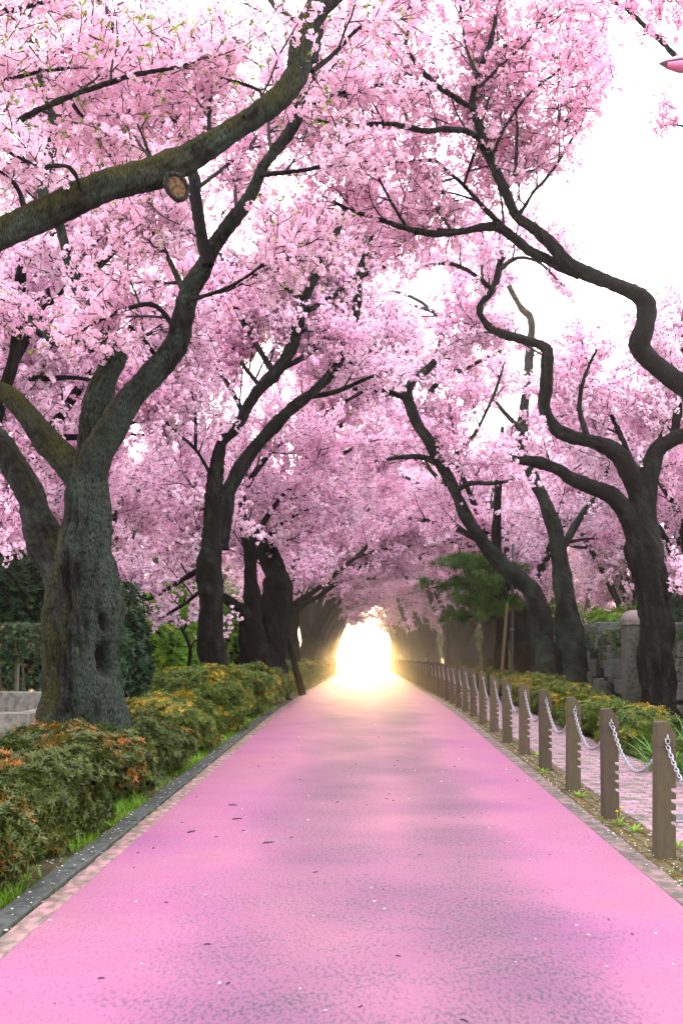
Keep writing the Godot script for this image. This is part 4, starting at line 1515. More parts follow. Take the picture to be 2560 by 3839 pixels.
func tree_overhead() -> void:        # trunk beyond the left edge of the frame, its limb crosses the top
	var base := P(-470, 1942, 8.0)
	base.y = 0
	var t := new_tree("cherry_tree", "near cherry whose thick mossy sawn limb sweeps across the upper left", base)
	var s := {"moss": 0.85, "lichen": 0.50, "lichen_side": Vector3(0, -0.7, 0.4), "seed": 13.0}
	limb(t, lb(8, 8, [-470, 1960, 150, -465, 1850, 118, -450, 1500, 100, -420, 1150, 96, -380, 900, 80]), 36, 1.0, s, true)
	limb(t, lb(8, 9.2, [-440, 1000, 60, -350, 780, 56, -180, 640, 50, 0, 540, 44, 125, 480, 40, 250, 427, 40, 350, 400, 41, 400, 378, 40, 450, 352, 36, 550, 292, 33, 630, 232, 33, 683, 165, 32, 690, 100, 32, 715, 45, 33, 755, -10, 34, 830, -70, 28, 940, -150, 20, 1050, -260, 12]), 40, 0.75, s)
	limb(t, lb(9.05, 9.5, [700, 60, 16, 660, 45, 15, 640, 22, 15, 615, -20, 12, 560, -120, 8]), 14, 0.8, s)
	limb(t, lb(8, 8.6, [-400, 1000, 50, -440, 800, 44, -420, 560, 36, -380, 330, 28, -300, 120, 20, -220, -40, 12]), 20, 1.0, s)
	limb(t, lb(8.2, 8.8, [-330, 330, 14, -150, 330, 12, 0, 297, 10, 90, 252, 9, 160, 222, 8, 225, 198, 7, 320, 170, 6, 425, 150, 4, 500, 110, 2]), 9, 0.6, {"moss": 0.1})
	limb(t, lb(8.2, 8.6, [-350, 260, 14, -150, 240, 9, 0, 190, 7, 90, 165, 5, 175, 155, 3]), 9, 0.6, {"moss": 0.1})
	limb(t, lb(8.5, 9.0, [-250, 60, 12, -100, 40, 10, 20, 25, 8, 120, 0, 5]), 9, 0.6, {})
	limb(t, lb(8.6, 9.0, [160, 222, 7, 185, 262, 6, 230, 290, 5, 290, 300, 3]), 6, 0.5, {})
	limb(t, lb(8.6, 9.0, [350, 385, 9, 335, 330, 5, 318, 290, 4, 290, 240, 2]), 6, 0.5, {})
	limb(t, lb(8.9, 9.2, [480, 310, 6, 482, 250, 5, 485, 180, 4, 490, 100, 3]), 6, 0.5, {})
	limb(t, lb(8.5, 9.3, [560, 270, 8, 600, 215, 4, 530, 185, 4, 430, 165, 3]), 6, 0.5, {})
	limb(t, lb(8.3, 8.0, [60, 500, 10, 40, 430, 7, -20, 380, 5, -120, 330, 4]), 6, 0.5, {})
	limb(t, lb(8.2, 7.9, [190, 440, 8, 160, 385, 6, 90, 380, 5, 20, 350, 3]), 6, 0.5, {})
	limb(t, lb(9.1, 9.7, [715, 165, 10, 770, 120, 7, 830, 60, 5, 900, 30, 3]), 6, 0.5, {})
	t.ymin = 4.6
	t.xmax = 0.9
	dress(t, {"rmax": 0.055, "every": 0.58, "length": 1.2, "step": 0.18, "leaves": 0.6, "up": 0.45, "behind": 0.8})
	# the sawn-off stub
	var c := P(406, 428, 8.28)
	var nn := Vector3(0.42, -0.25, 0.87).normalized()
	var bs := facing(nn, 0.4)
	var ring := Buf.new()
	var face := Buf.new()
	var prof := [[0.06, -0.16], [0.100, -0.06], [0.108, 0.0], [0.102, 0.022], [0.082, 0.024], [0.072, 0.006]]
	for q in prof.size():
		for k in 18:
			var a := TAU * k / 18
			var rr: float = prof[q][0] * (1.0 + 0.12 * nz.get_noise_2d(k * 0.7, q * 0.5))
			ring.v.append(c - t.base + bs * Vector3(cos(a) * rr * 0.85, prof[q][1], sin(a) * rr * 1.15))
			ring.c.append(Color(0.05, 0.046, 0.036))
	for q in prof.size() - 1:
		for k in 18:
			var p := q * 18 + k
			var p1 := q * 18 + (k + 1) % 18
			ring.i.append(p); ring.i.append(p + 18); ring.i.append(p1)
			ring.i.append(p1); ring.i.append(p + 18); ring.i.append(p1 + 18)
	for r in 4:
		for k in 18:
			var a := TAU * k / 18
			var rr := 0.076 * (r + 0.02) / 3.0
			face.v.append(c - t.base + bs * Vector3(cos(a) * rr * 0.85, 0.004 + 0.006 * nz.get_noise_2d(k * 0.9, r * 3.0), sin(a) * rr * 1.15))
			face.c.append(Color(0.04, 0.022, 0.013).lerp(Color(0.17, 0.10, 0.058), clampf(0.5 + 1.1 * nz.get_noise_2d(k * 1.7, r * 2.0), 0, 1)))
	for q in 3:
		for k in 18:
			var p := q * 18 + k
			var p1 := q * 18 + (k + 1) % 18
			face.i.append(p); face.i.append(p1); face.i.append(p + 18)
			face.i.append(p1); face.i.append(p1 + 18); face.i.append(p + 18)
	obj("stub_collar", ring.mesh(), M.bark, t.root)
	obj("sawn_face", face.mesh(), M.twig, t.root)
	finish(t, 0, 1)

func tree_second_left() -> void:
	var t := new_tree("cherry_tree", "tall slender cherry second in the left row behind the boxy azalea", P(492, 1640, 21.0))
	var s := {"moss": 0.25, "lichen": 0.25, "seed": 21.0}
	limb(t, lb(21, 21, [492, 1660, 50, 492, 1600, 40, 492, 1546, 35, 489, 1500, 34, 487, 1456, 32, 484, 1400, 30, 482, 1326, 30, 484, 1290, 28, 487, 1226, 24, 491, 1138, 19, 499, 1063, 17, 512, 1013, 16, 540, 988, 15, 570, 933, 17, 600, 888, 17, 630, 858, 17, 665, 808, 17, 680, 758, 16, 695, 703, 15, 715, 653, 12, 735, 608, 12, 760, 560, 10, 785, 500, 9, 800, 440, 8, 812, 380, 6, 832, 300, 4]), 24, 1.1, s, false, [{"at": P(484, 1360, 20.7), "r": Vector3(0.35, 0.14, 0.35), "deep": -0.06}, {"at": P(470, 1290, 20.8), "r": Vector3(0.2, 0.3, 0.3), "deep": -0.08}])
	limb(t, lb(21.1, 22, [505, 1260, 20, 515, 1190, 21, 522, 1138, 20, 550, 1083, 20, 585, 1028, 18, 630, 978, 18, 670, 938, 17, 715, 903, 16, 760, 858, 15, 784, 818, 14, 797, 786, 13, 814, 738, 12, 822, 670, 9, 828, 620, 8, 850, 560, 6, 880, 500, 5, 900, 440, 3]), 18, 1.0, s)
	limb(t, lb(21, 20.5, [698, 690, 10, 672, 672, 8, 635, 643, 8, 585, 618, 7, 525, 603, 6, 470, 575, 3]), 8, 0.7, s)
	limb(t, lb(21, 20.4, [735, 600, 9, 710, 588, 8, 660, 545, 7, 620, 500, 6, 598, 455, 4]), 8, 0.7, s)
	limb(t, lb(21, 19.5, [484, 1090, 6, 450, 1033, 5, 400, 988, 4, 350, 938, 4, 330, 913, 2]), 6, 0.5, s)
	limb(t, lb(20.6, 20, [449, 1032, 4, 450, 985, 4, 448, 940, 3, 440, 900, 2]), 6, 0.5, s)
	limb(t, lb(21, 22, [680, 770, 7, 720, 745, 5, 760, 720, 4, 800, 650, 3]), 6, 0.5, s)
	limb(t, lb(21, 23, [600, 890, 8, 560, 840, 6, 520, 780, 5, 480, 700, 4]), 6, 0.5, s)
	limb(t, lb(21, 22.5, [690, 720, 10, 750, 690, 8, 820, 640, 7, 890, 610, 5, 960, 600, 3]), 8, 0.7, s)
	limb(t, lb(21, 23, [640, 850, 10, 720, 800, 8, 790, 690, 6, 830, 600, 5, 900, 540, 3]), 8, 0.7, s)
	limb(t, lb(22, 23.5, [760, 860, 9, 830, 820, 8, 890, 770, 6, 950, 740, 4]), 8, 0.7, s)
	limb(t, lb(22, 20.5, [700, 912, 9, 770, 900, 7, 840, 870, 5, 900, 850, 3]), 8, 0.7, s)
	limb(t, lb(21, 23.5, [632, 860, 10, 575, 770, 8, 530, 680, 7, 505, 590, 6, 510, 500, 4, 530, 430, 3]), 8, 0.7, s)
	limb(t, lb(21.5, 24, [560, 950, 9, 510, 860, 8, 450, 780, 6, 420, 690, 5, 430, 600, 3]), 8, 0.7, s)
	limb(t, lb(21, 23.5, [490, 1190, 12, 440, 1150, 10, 380, 1130, 8, 320, 1090, 5]), 8, 0.5, s)
	limb(t, lb(21, 23, [488, 1290, 12, 430, 1325, 8, 370, 1362, 6, 310, 1392, 4, 275, 1412, 3]), 8, 0.7, s)
	limb(t, lb(21, 22.5, [487, 1330, 9, 440, 1375, 6, 395, 1405, 4, 360, 1425, 2]), 7, 0.7, s)
	t.ymin = 1.8
	dress(t, {"rmax": 0.10, "every": 0.52, "length": 1.7, "step": 0.21, "leaves": 0.06, "up": 0.3, "behind": 0.85})
	finish(t, 1, 0)

func tree_gnarled() -> void:
	var t := new_tree("cherry_tree", "forked dark cherry third in the left row, stump of a limb to its left", P(585, 1606, 25.5))
	var s := {"moss": 0.15, "lichen": 0.2, "seed": 27.0}
	limb(t, lb(25.5, 25.5, [588, 1625, 52, 586, 1560, 44, 582, 1490, 34, 580, 1440, 30, 580, 1386, 20, 575, 1301, 16, 565, 1226, 13, 556, 1176, 10, 560, 1100, 8, 575, 1040, 6, 610, 980, 3]), 20, 1.2, s)
	limb(t, lb(25.4, 25.2, [578, 1450, 26, 560, 1412, 22, 538, 1390, 19, 520, 1374, 15, 510, 1366, 8]), 14, 1.2, s, true)
	limb(t, lb(25.5, 26.5, [575, 1300, 10, 620, 1230, 8, 680, 1180, 6, 740, 1150, 4, 790, 1140, 2]), 8, 0.8, s)
	limb(t, lb(25.5, 27, [558, 1130, 9, 620, 1040, 8, 700, 980, 7, 780, 930, 6, 850, 890, 4, 910, 860, 3]), 8, 0.8, s)
	limb(t, lb(25.5, 25, [570, 1260, 9, 640, 1150, 8, 720, 1080, 6, 790, 1040, 5, 850, 1010, 3]), 8, 0.8, s)
	t.ymin = 2.6
	dress(t, {"rmax": 0.12, "every": 0.55, "length": 1.7, "step": 0.23, "leaves": 0.08, "up": 0.35})
	finish(t, 1, 1)
	t = new_tree("cherry_tree", "gnarled burred cherry trunk fourth in the left row beside the leaning prop", P(624, 1596, 27.5))
	s = {"moss": 0.05, "lichen": 0.3, "seed": 33.0, "bark": Color(0.022, 0.017, 0.012)}
	var hol := [{"at": P(612, 1500, 26.9), "r": Vector3(0.32, 0.30, 0.4), "deep": -0.17}, {"at": P(640, 1385, 27.0), "r": Vector3(0.3, 0.35, 0.4), "deep": -0.12}, {"at": P(600, 1440, 27.0), "r": Vector3(0.12, 0.3, 0.4), "deep": 0.1}, {"at": P(632, 1560, 27.0), "r": Vector3(0.1, 0.5, 0.4), "deep": 0.1}]
	limb(t, lb(27.5, 27.5, [622, 1620, 46, 623, 1570, 41, 622, 1500, 38, 620, 1450, 37, 626, 1390, 36, 634, 1330, 30, 632, 1300, 22, 622, 1250, 12]), 28, 1.6, s, true, hol)
	limb(t, lb(27.5, 27, [620, 1320, 16, 602, 1275, 12, 605, 1250, 11, 624, 1226, 10, 648, 1208, 9, 690, 1190, 7, 740, 1185, 5, 800, 1170, 3]), 12, 0.8, s)
	limb(t, lb(27.5, 29, [630, 1310, 16, 622, 1250, 13, 628, 1190, 11, 660, 1120, 9, 700, 1060, 7, 720, 980, 4]), 10, 0.8, s)
	limb(t, lb(27.5, 30, [625, 1320, 12, 590, 1260, 9, 540, 1230, 7, 480, 1210, 4]), 8, 0.8, s)
	limb(t, lb(27.5, 29, [660, 1120, 9, 740, 1020, 8, 820, 940, 7, 890, 870, 5, 940, 810, 3]), 8, 0.8, s)
	limb(t, lb(27.5, 31, [700, 1060, 7, 760, 960, 6, 800, 860, 5, 850, 780, 3]), 8, 0.8, s)
	dress(t, {"rmax": 0.14, "every": 0.55, "length": 1.8, "step": 0.23, "leaves": 0.06, "up": 0.35})
	finish(t, 1, 2)
	# the arching tree whose two limbs span the road
	t = new_tree("cherry_tree", "cherry with paired limbs arching low across the hazy road from the left", P(668, 1580, 38.0))
	s = {"moss": 0.0, "lichen": 0.1, "seed": 41.0, "bark": Color(0.022, 0.017, 0.012)}
	limb(t, lb(38, 38, [668, 1590, 34, 669, 1530, 24, 668, 1470, 20, 672, 1420, 18, 682, 1388, 12]), 18, 1.0, s, true)
	limb(t, lb(38, 38, [672, 1410, 11, 682, 1383, 9, 716, 1362, 8, 771, 1318, 7, 814, 1282, 6, 847, 1250, 6, 869, 1222, 5, 880, 1190, 3]), 10, 0.6, s)
	limb(t, lb(38, 39.5, [672, 1415, 10, 697, 1389, 8, 730, 1370, 7, 793, 1326, 6, 836, 1299, 5, 858, 1290, 4, 880, 1290, 4, 921, 1307, 2]), 10, 0.6, s)
	limb(t, lb(38, 37, [668, 1420, 12, 664, 1370, 10, 672, 1310, 8, 690, 1250, 6, 690, 1190, 3]), 10, 0.6, s)
	limb(t, lb(38, 40, [668, 1420, 10, 640, 1370, 8, 600, 1330, 5]), 8, 0.6, s)
	limb(t, lb(38, 38, [814, 1282, 5, 870, 1262, 4, 930, 1256, 3, 980, 1240, 2]), 6, 0.5, s)
	limb(t, lb(38, 38, [690, 1200, 7, 730, 1120, 6, 790, 1060, 5, 850, 1030, 4, 920, 1020, 2]), 8, 0.6, s)
	limb(t, lb(38, 41, [690, 1250, 7, 760, 1170, 6, 830, 1130, 5, 900, 1110, 3]), 8, 0.6, s)
	dress(t, {"rmax": 0.2, "every": 0.45, "length": 2.1, "step": 0.22, "leaves": 0.0, "up": 0.45, "scale": 1.25})
	finish(t, 1, 0)

func tree_right_fissured() -> void:
	var t := new_tree("cherry_tree", "stout cherry with deeply fissured dark trunk at the right, forked above head height", P(1514, 1654, 20.0))
	var s := {"moss": 0.02, "lichen": 0.22, "seed": 51.0}
	var hol := [{"at": P(1528, 1216, 19.6), "r": Vector3(0.16, 0.14, 0.3), "deep": -0.10}, {"at": P(1500, 1330, 19.5), "r": Vector3(0.1, 0.5, 0.3), "deep": 0.07}]
	limb(t, lb(20, 20, [1514, 1690, 66, 1514, 1650, 54, 1514, 1626, 47, 1509, 1526, 41, 1504, 1426, 38, 1496, 1370, 42, 1487, 1310, 45, 1476, 1251, 46, 1470, 1200, 38, 1465, 1150, 28]), 36, 1.3, s, true, hol)
	limb(t, lb(20, 19.2, [1470, 1260, 32, 1440, 1185, 28, 1409, 1143, 26, 1359, 1118, 22, 1309, 1098, 20, 1285, 1080, 17, 1234, 1062, 14, 1184, 1055, 10, 1140, 1040, 6]), 20, 1.0, s)
	limb(t, lb(20, 19.0, [1470, 1200, 34, 1460, 1120, 28, 1420, 1045, 23, 1374, 1018, 20, 1314, 1003, 18, 1274, 983, 17, 1249, 938, 15, 1254, 888, 14, 1256, 828, 14, 1250, 798, 14, 1194, 778, 13, 1134, 760, 10, 1110, 735, 10, 1100, 705, 10, 1130, 665, 9, 1145, 620, 8, 1150, 560, 6, 1145, 510, 4]), 20, 1.0, s)
	limb(t, lb(20, 19.6, [1478, 1210, 30, 1484, 1113, 28, 1504, 1038, 25, 1540, 1010, 22, 1600, 985, 18, 1680, 930, 12, 1740, 880, 7]), 18, 1.0, s)
	limb(t, lb(20, 21.5, [1480, 1150, 14, 1500, 1060, 11, 1520, 960, 8, 1540, 860, 6, 1530, 780, 3]), 12, 0.9, s)
	limb(t, lb(20, 21.5, [1465, 1130, 13, 1440, 1040, 9, 1400, 950, 7, 1360, 880, 5, 1330, 800, 3]), 12, 0.9, s)
	limb(t, lb(20, 20.5, [1545, 1010, 14, 1562, 900, 10, 1572, 800, 7, 1560, 715, 4]), 10, 0.9, s)
	limb(t, lb(19, 18.6, [1130, 665, 8, 1080, 625, 6, 1030, 605, 5, 980, 610, 3]), 7, 0.6, s)
	limb(t, lb(19, 19.6, [1145, 620, 7, 1190, 592, 5, 1240, 605, 4, 1290, 655, 3]), 7, 0.6, s)
	limb(t, lb(19.8, 19.4, [1530, 1370, 9, 1552, 1352, 6, 1590, 1330, 4]), 6, 0.5, s)
	limb(t, lb(19.3, 19, [1350, 1010, 9, 1330, 940, 7, 1340, 870, 5, 1370, 800, 3]), 6, 0.5, s)
	t.ymax = 9.3
	t.ymin = 2.4
	dress(t, {"rmax": 0.105, "every": 0.40, "length": 1.6, "step": 0.17, "leaves": 0.04, "up": 0.4, "behind": 0.8})
	finish(t, 1, 1)

func tree_right_overhead() -> void:   # trunk beyond the right edge
	var base := Vector3(5.6, 0, -13.2)
	var t := new_tree("cherry_tree", "cherry at right whose long bent limb crosses the white sky over the road", base)
	var s := {"moss": 0.05, "lichen": 0.2, "seed": 61.0, "bark": Color(0.012, 0.0125, 0.0125)}
	var z := 13.2
	var b := smooth_limb(PackedVector3Array([base + Vector3(0, -0.2, 0), base + Vector3(0, 0.4, 0), base + Vector3(-0.05, 2, 0), base + Vector3(-0.2, 3.2, 0), base + Vector3(-0.35, 3.9, 0)]), PackedFloat32Array([0.62, 0.44, 0.38, 0.36, 0.25]))
	limb(t, b, 30, 1.2, s, true)
	limb(t, lb(z, 12.0, [1805, 1050, 44, 1740, 990, 38, 1650, 950, 32, 1580, 895, 29, 1534, 862, 28, 1482, 818, 26, 1468, 790, 24, 1480, 750, 22, 1484, 703, 22, 1466, 677, 22, 1409, 653, 20, 1344, 628, 20, 1300, 602, 20, 1264, 560, 19, 1224, 525, 17, 1184, 495, 15, 1164, 450, 14, 1134, 385, 12, 1109, 330, 11, 1094, 280, 10, 1084, 245, 9, 1086, 215, 8, 1104, 150, 7, 1124, 100, 6, 1138, 40, 5, 1150, -40, 4]), 24, 0.8, s)
	limb(t, lb(12.1, 11.8, [1085, 250, 9, 1039, 220, 8, 999, 193, 8, 959, 150, 7, 939, 120, 6, 932, 90, 5, 949, 40, 4, 960, -20, 3]), 8, 0.6, s)
	limb(t, lb(12.2, 11.4, [1096, 315, 8, 1064, 300, 7, 1019, 297, 7, 974, 300, 7, 899, 285, 6, 834, 287, 5, 784, 290, 4, 730, 275, 2]), 8, 0.6, s)
	limb(t, lb(12.8, 12.3, [1330, 630, 14, 1290, 615, 15, 1254, 595, 14, 1214, 575, 14, 1179, 545, 14, 1134, 520, 11, 1064, 530, 9, 999, 537, 8, 934, 525, 7, 874, 505, 6, 800, 480, 5, 740, 450, 3]), 12, 0.7, s)
	limb(t, lb(12.6, 12.6, [1179, 548, 9, 1134, 500, 8, 1104, 470, 7, 1064, 425, 6, 1034, 400, 6, 999, 370, 5, 960, 370, 4, 909, 375, 3, 834, 365, 2]), 8, 0.6, s)
	limb(t, lb(12.5, 12.5, [1064, 425, 5, 1084, 365, 4, 1096, 330, 4, 1070, 260, 3]), 6, 0.5, s)
	limb(t, lb(12.3, 12.2, [1122, 365, 8, 1136, 345, 5, 1154, 300, 4, 1214, 215, 4, 1289, 155, 3, 1315, 100, 2]), 6, 0.5, s)
	limb(t, lb(12.4, 12.6, [1180, 502, 9, 1200, 480, 6, 1225, 440, 5, 1249, 415, 5, 1279, 375, 4, 1309, 325, 4, 1334, 285, 3, 1349, 225, 2, 1360, 170, 2]), 6, 0.5, s)
	limb(t, lb(12.4, 12.4, [1158, 440, 8, 1180, 400, 5, 1186, 325, 4, 1184, 260, 3, 1159, 185, 3, 1144, 130, 2]), 6, 0.5, s)
	limb(t, lb(12.1, 12.5, [1110, 140, 5, 1160, 105, 4, 1220, 75, 4, 1280, 40, 3, 1330, 0, 2]), 6, 0.5, s)
	limb(t, lb(12.0, 12.2, [1100, 200, 5, 1160, 140, 4, 1215, 90, 3, 1250, 20, 2]), 6, 0.5, s)
	limb(t, lb(11.8, 12.2, [1095, 170, 5, 1070, 110, 4, 1060, 40, 3, 1050, -30, 2]), 6, 0.5, s)
	limb(t, lb(12.5, 12.9, [934, 525, 5, 880, 430, 4, 860, 370, 3, 870, 300, 2]), 6, 0.5, s)
	limb(t, lb(12.2, 11.2, [1000, 195, 5, 930, 200, 4, 860, 190, 3, 800, 210, 2]), 6, 0.5, s)
	limb(t, lb(12.0, 12.6, [960, 150, 5, 930, 165, 4, 880, 150, 3, 840, 100, 2]), 6, 0.5, s)
	t.gap = true
	for q in [[1250, 548], [1290, 590], [1330, 605], [1352, 612], [1400, 636], [1440, 655], [1490, 690], [1476, 745], [1300, 596], [1215, 500]]:
		for w in 2:
			put_spray(t, P(q[0] + rnd(-8, 8), q[1], 12.6), (Vector3.UP + rdir() * 0.8).normalized(), 0.5, 0)
	t.deep = 0.25
	t.ymin = 4.9
	dress(t, {"rmax": 0.048, "every": 0.44, "length": 1.0, "step": 0.175, "leaves": 0.03, "up": 0.3, "behind": 0.85})
	finish(t, 0, 2)
	# the nearer tree: only a branch with a few clusters reaches past the lamp
	base = Vector3(6.4, 0, -10.2)
	t = new_tree("cherry_tree", "cherry whose straight bare branch enters behind the lamp at upper right", base)
	limb(t, smooth_limb(PackedVector3Array([base + Vector3(0, -0.2, 0), base + Vector3(0, 0.4, 0), base + Vector3(0, 2, 0), base + Vector3(-0.1, 3.4, 0)]), PackedFloat32Array([0.5, 0.38, 0.32, 0.25])), 24, 1.2, s, true)
	limb(t, lb(10.2, 10.6, [2320, 700, 40, 2150, 560, 26, 1950, 430, 18, 1760, 300, 12, 1640, 205, 9, 1549, 128, 8, 1524, 100, 8, 1484, 65, 7, 1449, 30, 6, 1404, 0, 5, 1350, -50, 4]), 14, 0.7, s, true)
	t.deep = 0.8
	for q in [[1452, 40], [1462, 8], [1470, 60], [1480, 20], [1430, 10], [1500, 12], [1520, 30], [1552, 60], [1556, 30], [1548, 10], [1410, 30], [1425, 45], [1488, 70], [1440, -10], [1480, -10], [1530, -10], [1400, 8], [1420, -20]]:
		put_spray(t, P(q[0] + rnd(-6, 6), q[1] + 10, 10.5 + rnd(-0.3, 0.3)), (Vector3.UP * 0.3 + rdir()).normalized(), 0.75, 0)
	for q in [[1540, 262], [1556, 285], [1549, 250], [1562, 268], [1530, 290]]:
		for w in 2:
			put_spray(t, P(q[0], q[1], 10.2), (Vector3(-0.6, 0, 0) + rdir() * 0.6).normalized(), 0.45, 0)
	limb(t, lb(10.2, 10.2, [1900, 420, 10, 1760, 330, 6, 1640, 300, 4, 1570, 290, 3, 1535, 285, 2]), 6, 0.5, s, true)
	finish(t, 0, 0)

func tree_right_curved() -> void:
	var t := new_tree("cherry_tree", "cherry with a curved trunk leaning left, second in the right row", P(1285, 1598, 28.0))
	var s := {"moss": 0.2, "lichen": 0.42, "lichen_side": Vector3(-0.6, 0.2, 0.4), "seed": 71.0}
	limb(t, lb(28, 28, [1278, 1625, 66, 1274, 1580, 50, 1262, 1540, 38, 1250, 1476, 31, 1236, 1401, 28, 1222, 1360, 28, 1194, 1330, 27, 1149, 1291, 24, 1104, 1241, 19, 1069, 1186, 17, 1044, 1128, 16, 1014, 1068, 16, 984, 1013, 16, 954, 968, 16, 936, 912, 13, 945, 880, 11, 969, 858, 10, 999, 828, 10, 1012, 790, 8, 1014, 765, 8, 1009, 728, 7, 974, 708, 5, 934, 700, 3]), 26, 1.0, s)
	limb(t, lb(28.1, 29, [1300, 1600, 56, 1308, 1540, 40, 1308, 1476, 34, 1296, 1376, 27, 1284, 1276, 20, 1268, 1200, 18, 1230, 1110, 16, 1202, 1050, 15, 1196, 1010, 14, 1205, 913, 12, 1214, 828, 11, 1219, 738, 9, 1194, 705, 9, 1169, 658, 8, 1150, 610, 5]), 22, 1.0, s)
	limb(t, lb(28, 27.5, [999, 832, 8, 1024, 808, 8, 1064, 783, 7, 1114, 763, 6, 1150, 740, 3]), 8, 0.7, s)
	limb(t, lb(28, 28.5, [984, 905, 8, 1004, 880, 8, 1024, 860, 7, 1064, 848, 6, 1134, 813, 5, 1174, 798, 3]), 8, 0.7, s)
	limb(t, lb(28, 27, [1018, 1078, 8, 1040, 1050, 7, 1064, 1028, 6, 1094, 988, 5, 1124, 928, 4, 1144, 878, 4, 1159, 828, 2]), 8, 0.5, s)
	limb(t, lb(28, 27, [940, 900, 8, 900, 860, 6, 860, 830, 5, 820, 800, 3]), 6, 0.5, s)
	limb(t, lb(28, 27, [936, 915, 9, 890, 900, 7, 840, 890, 5, 790, 900, 3]), 8, 0.6, s)
	limb(t, lb(28, 29, [1009, 730, 6, 960, 690, 5, 900, 670, 4, 850, 690, 2]), 8, 0.6, s)
	limb(t, lb(28, 27, [1014, 1068, 10, 970, 1050, 8, 920, 1050, 6, 860, 1060, 4]), 8, 0.6, s)
	limb(t, lb(28, 29, [969, 860, 7, 940, 810, 6, 900, 760, 5, 870, 720, 3]), 8, 0.6, s)
	limb(t, lb(28, 30, [1210, 1000, 9, 1160, 950, 7, 1120, 900, 5]), 6, 0.5, s)
	limb(t, lb(28.5, 30, [1284, 1270, 14, 1330, 1190, 11, 1380, 1120, 8, 1400, 1040, 5]), 8, 0.6, s)
	limb(t, lb(28, 29.5, [1100, 1240, 12, 1060, 1220, 8, 1000, 1200, 6, 940, 1190, 4]), 8, 0.6, s)
	limb(t, lb(28, 26.5, [1044, 1130, 9, 1080, 1110, 7, 1130, 1110, 5, 1190, 1100, 3]), 8, 0.6, s)
	t.ymin = 2.4
	t.ymax = 10.4
	dress(t, {"rmax": 0.12, "every": 0.52, "length": 1.75, "step": 0.21, "leaves": 0.05, "up": 0.35, "behind": 0.8})
	finish(t, 1, 2)

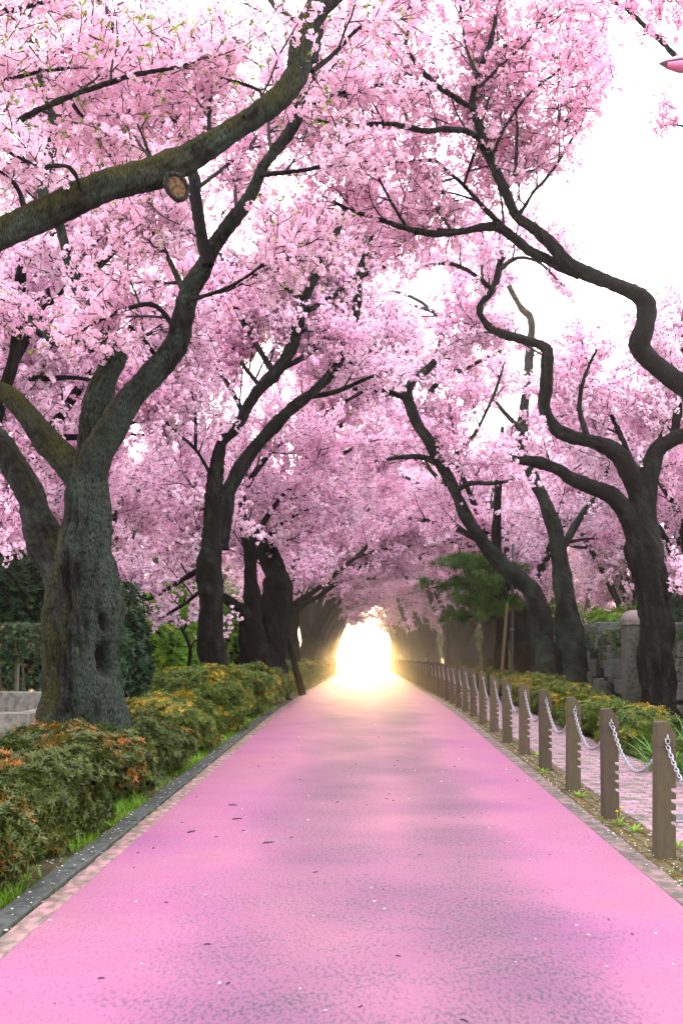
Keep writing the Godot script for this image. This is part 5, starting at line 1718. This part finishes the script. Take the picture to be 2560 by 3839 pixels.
func far_trees() -> void:
	var st := {"moss": 0.05, "lichen": 0.12}
	# right row beyond the curved tree
	var grp := "cherry trees of the right row"
	var t := new_tree("cherry_tree", "dark straight cherry right behind the grey pole", Vector3(5.55, G(36.0), -36.5))
	grown_tree(t, -1, 10.4, {"moss": 0.1, "seed": 81.0}, {"rmax": 0.2, "every": 0.80, "length": 1.8, "step": 0.31, "leaves": 0.02, "scale": 1.25}, 0.46)
	finish(t, 1, 0)
	var right_a := t.root
	t = new_tree("cherry_tree", "cherry with a broad dark trunk left of the bamboo prop", Vector3(5.4, G(44.0), -44.0))
	grown_tree(t, -1, 10.8, {"moss": 0.05, "seed": 91.0}, {"rmax": 0.2, "every": 0.95, "length": 1.9, "step": 0.38, "leaves": 0.0, "scale": 1.3}, 0.46)
	finish(t, 2, 0)
	var right_b := t.root
	t = new_tree("cherry_tree", "hazy cherry in the left row next behind the arching tree", Vector3(-2.75, G(47.0), -47.0))
	grown_tree(t, 1, 10.6, {"moss": 0.0, "seed": 101.0}, {"rmax": 0.2, "every": 0.95, "length": 1.9, "step": 0.38, "leaves": 0.0, "scale": 1.3}, 0.36)
	finish(t, 2, 1)
	var left_a := t.root
	t = new_tree("cherry_tree", "cherry of the far left garden, behind the bright green bushes", Vector3(-9.5, G(27.0), -27.0))
	grown_tree(t, 1, 10.6, {"moss": 0.1, "seed": 111.0}, {"rmax": 0.2, "every": 0.80, "length": 2.0, "step": 0.31, "leaves": 0.03, "scale": 1.35}, 0.36)
	finish(t, 1, 1)
	var back_a := t.root
	t = new_tree("cherry_tree", "garden cherry behind the big mossy trunk at the left rim", Vector3(-7.4, G(17.5), -18.5))
	grown_tree(t, 1, 11.8, {"moss": 0.1, "seed": 121.0}, {"rmax": 0.2, "every": 0.62, "length": 1.9, "step": 0.26, "leaves": 0.1, "scale": 1.15}, 0.34)
	finish(t, 1, 2)
	var back_b := t.root
	var d := [50.0, 58.0, 66.0, 75.0, 84.0, 93.0]
	var names := ["forked cherry behind the broad dark trunk, before the dark lamp post", "hazy cherry just beyond the dark lamp post on the right", "hazy right cherry, second beyond the dark lamp post", "hazy right cherry, third beyond the dark lamp post", "faint right cherry at the bright opening", "last faint right cherry beside the bright opening"]
	for k in d.size():
		copy_tree([right_a, right_b][k % 2], Vector3(5.2 - 0.055 * maxf(0.0, d[k] - 52.0) + rnd(-0.15, 0.15), G(d[k] + 2.0), -d[k] - 2.0), rnd(-0.5, 0.5), rnd(0.92, 1.06), names[k], grp)
	grp = "cherry trees of the left row"
	var ld := [54.0, 62.0, 71.0, 80.0, 90.0]
	names = ["hazy left cherry, second behind the arching tree", "hazy left cherry, third behind the arching tree", "hazy left cherry, fourth behind the arching tree", "faint left cherry at the bright opening", "last faint left cherry beside the bright opening"]
	for k in ld.size():
		copy_tree(left_a, Vector3(-2.8 + rnd(-0.2, 0.2), G(ld[k]), -ld[k]), rnd(-0.5, 0.5), rnd(0.92, 1.06), names[k], grp)
	grp = "blossoming cherries of the gardens behind the rows"
	var bk := [[-10.5, 38.0, 0.2, 1.0, 0], [-8.0, 47.0, 2.2, 1.0, 0], [-13.5, 33.0, 1.0, 1.05, 1], [-9.5, 60.0, 0.4, 1.0, 0], [-9.0, 78.0, 1.4, 1.0, 0], [-14.0, 50.0, 0.7, 1.1, 1],
		[10.5, 31.0, 3.1, 0.92, 0], [11.5, 24.0, 2.4, 0.86, 0], [10.5, 41.0, 2.7, 1.0, 1], [14.5, 36.0, 3.6, 0.95, 0], [11.0, 52.0, 3.4, 1.0, 0], [11.0, 64.0, 2.2, 1.0, 1], [11.0, 80.0, 2.8, 1.0, 0], [-12.5, 21.0, 4.0, 1.05, 0]]
	var where := ["behind the second left trunk", "behind the gnarled trunk", "deep in the left garden", "behind the hazy left row", "far behind the hazy left row", "deepest in the left garden", "behind the stone wall", "right of the fissured trunk behind the wall", "behind the grey pole", "deepest behind the stone wall", "behind the dark lamp post", "behind the hazy right row", "far behind the hazy right row", "at the left rim behind the garden cherry"]
	for k in bk.size():
		var q: Array = bk[k]
		copy_tree([back_a, back_b][q[4]], Vector3(q[0], G(q[1]), -q[1]), q[2], q[3], "blossoming garden cherry " + where[k], grp)
	# slim young tree with a forked stem in the left garden
	var y := new_tree("young_cherry_tree", "slim young cherry with a forked stem left of the second trunk", P(428, 1575, 23.0))
	limb(y, lb(23, 23, [428, 1590, 6, 432, 1540, 5, 437, 1500, 5, 434, 1480, 4, 420, 1450, 4, 400, 1420, 3, 385, 1390, 2]), 8, 0.6, st)
	limb(y, lb(23, 22.8, [436, 1500, 4, 445, 1475, 3, 470, 1455, 3, 490, 1440, 2]), 6, 0.6, st)
	limb(y, lb(23, 23.2, [420, 1450, 3, 440, 1410, 3, 445, 1380, 2]), 6, 0.6, st)
	y.ymin = 1.6
	dress(y, {"rmax": 0.05, "every": 0.5, "length": 0.8, "step": 0.3, "leaves": 0.1, "up": 0.1, "scale": 0.8})
	finish(y, 1, 0)

func _ready() -> void:
	rng.seed = 20240407
	nz.noise_type = FastNoiseLite.TYPE_SIMPLEX_SMOOTH
	nz.frequency = 1.0
	nz.fractal_type = FastNoiseLite.FRACTAL_NONE
	nz.seed = 5
	nz2.noise_type = FastNoiseLite.TYPE_SIMPLEX_SMOOTH
	nz2.frequency = 1.0
	nz2.fractal_octaves = 2
	nz2.seed = 11
	set_view()
	make_materials()
	M.stone_pale = mat(0.85, Color(0.46, 0.42, 0.41))
	build_ground()
	build_shrubs()
	build_stone()
	build_poles()
	build_posts()
	build_pine()
	tree_mossy()
	tree_overhead()
	tree_second_left()
	tree_gnarled()
	tree_right_fissured()
	tree_right_overhead()
	tree_right_curved()
	far_trees()
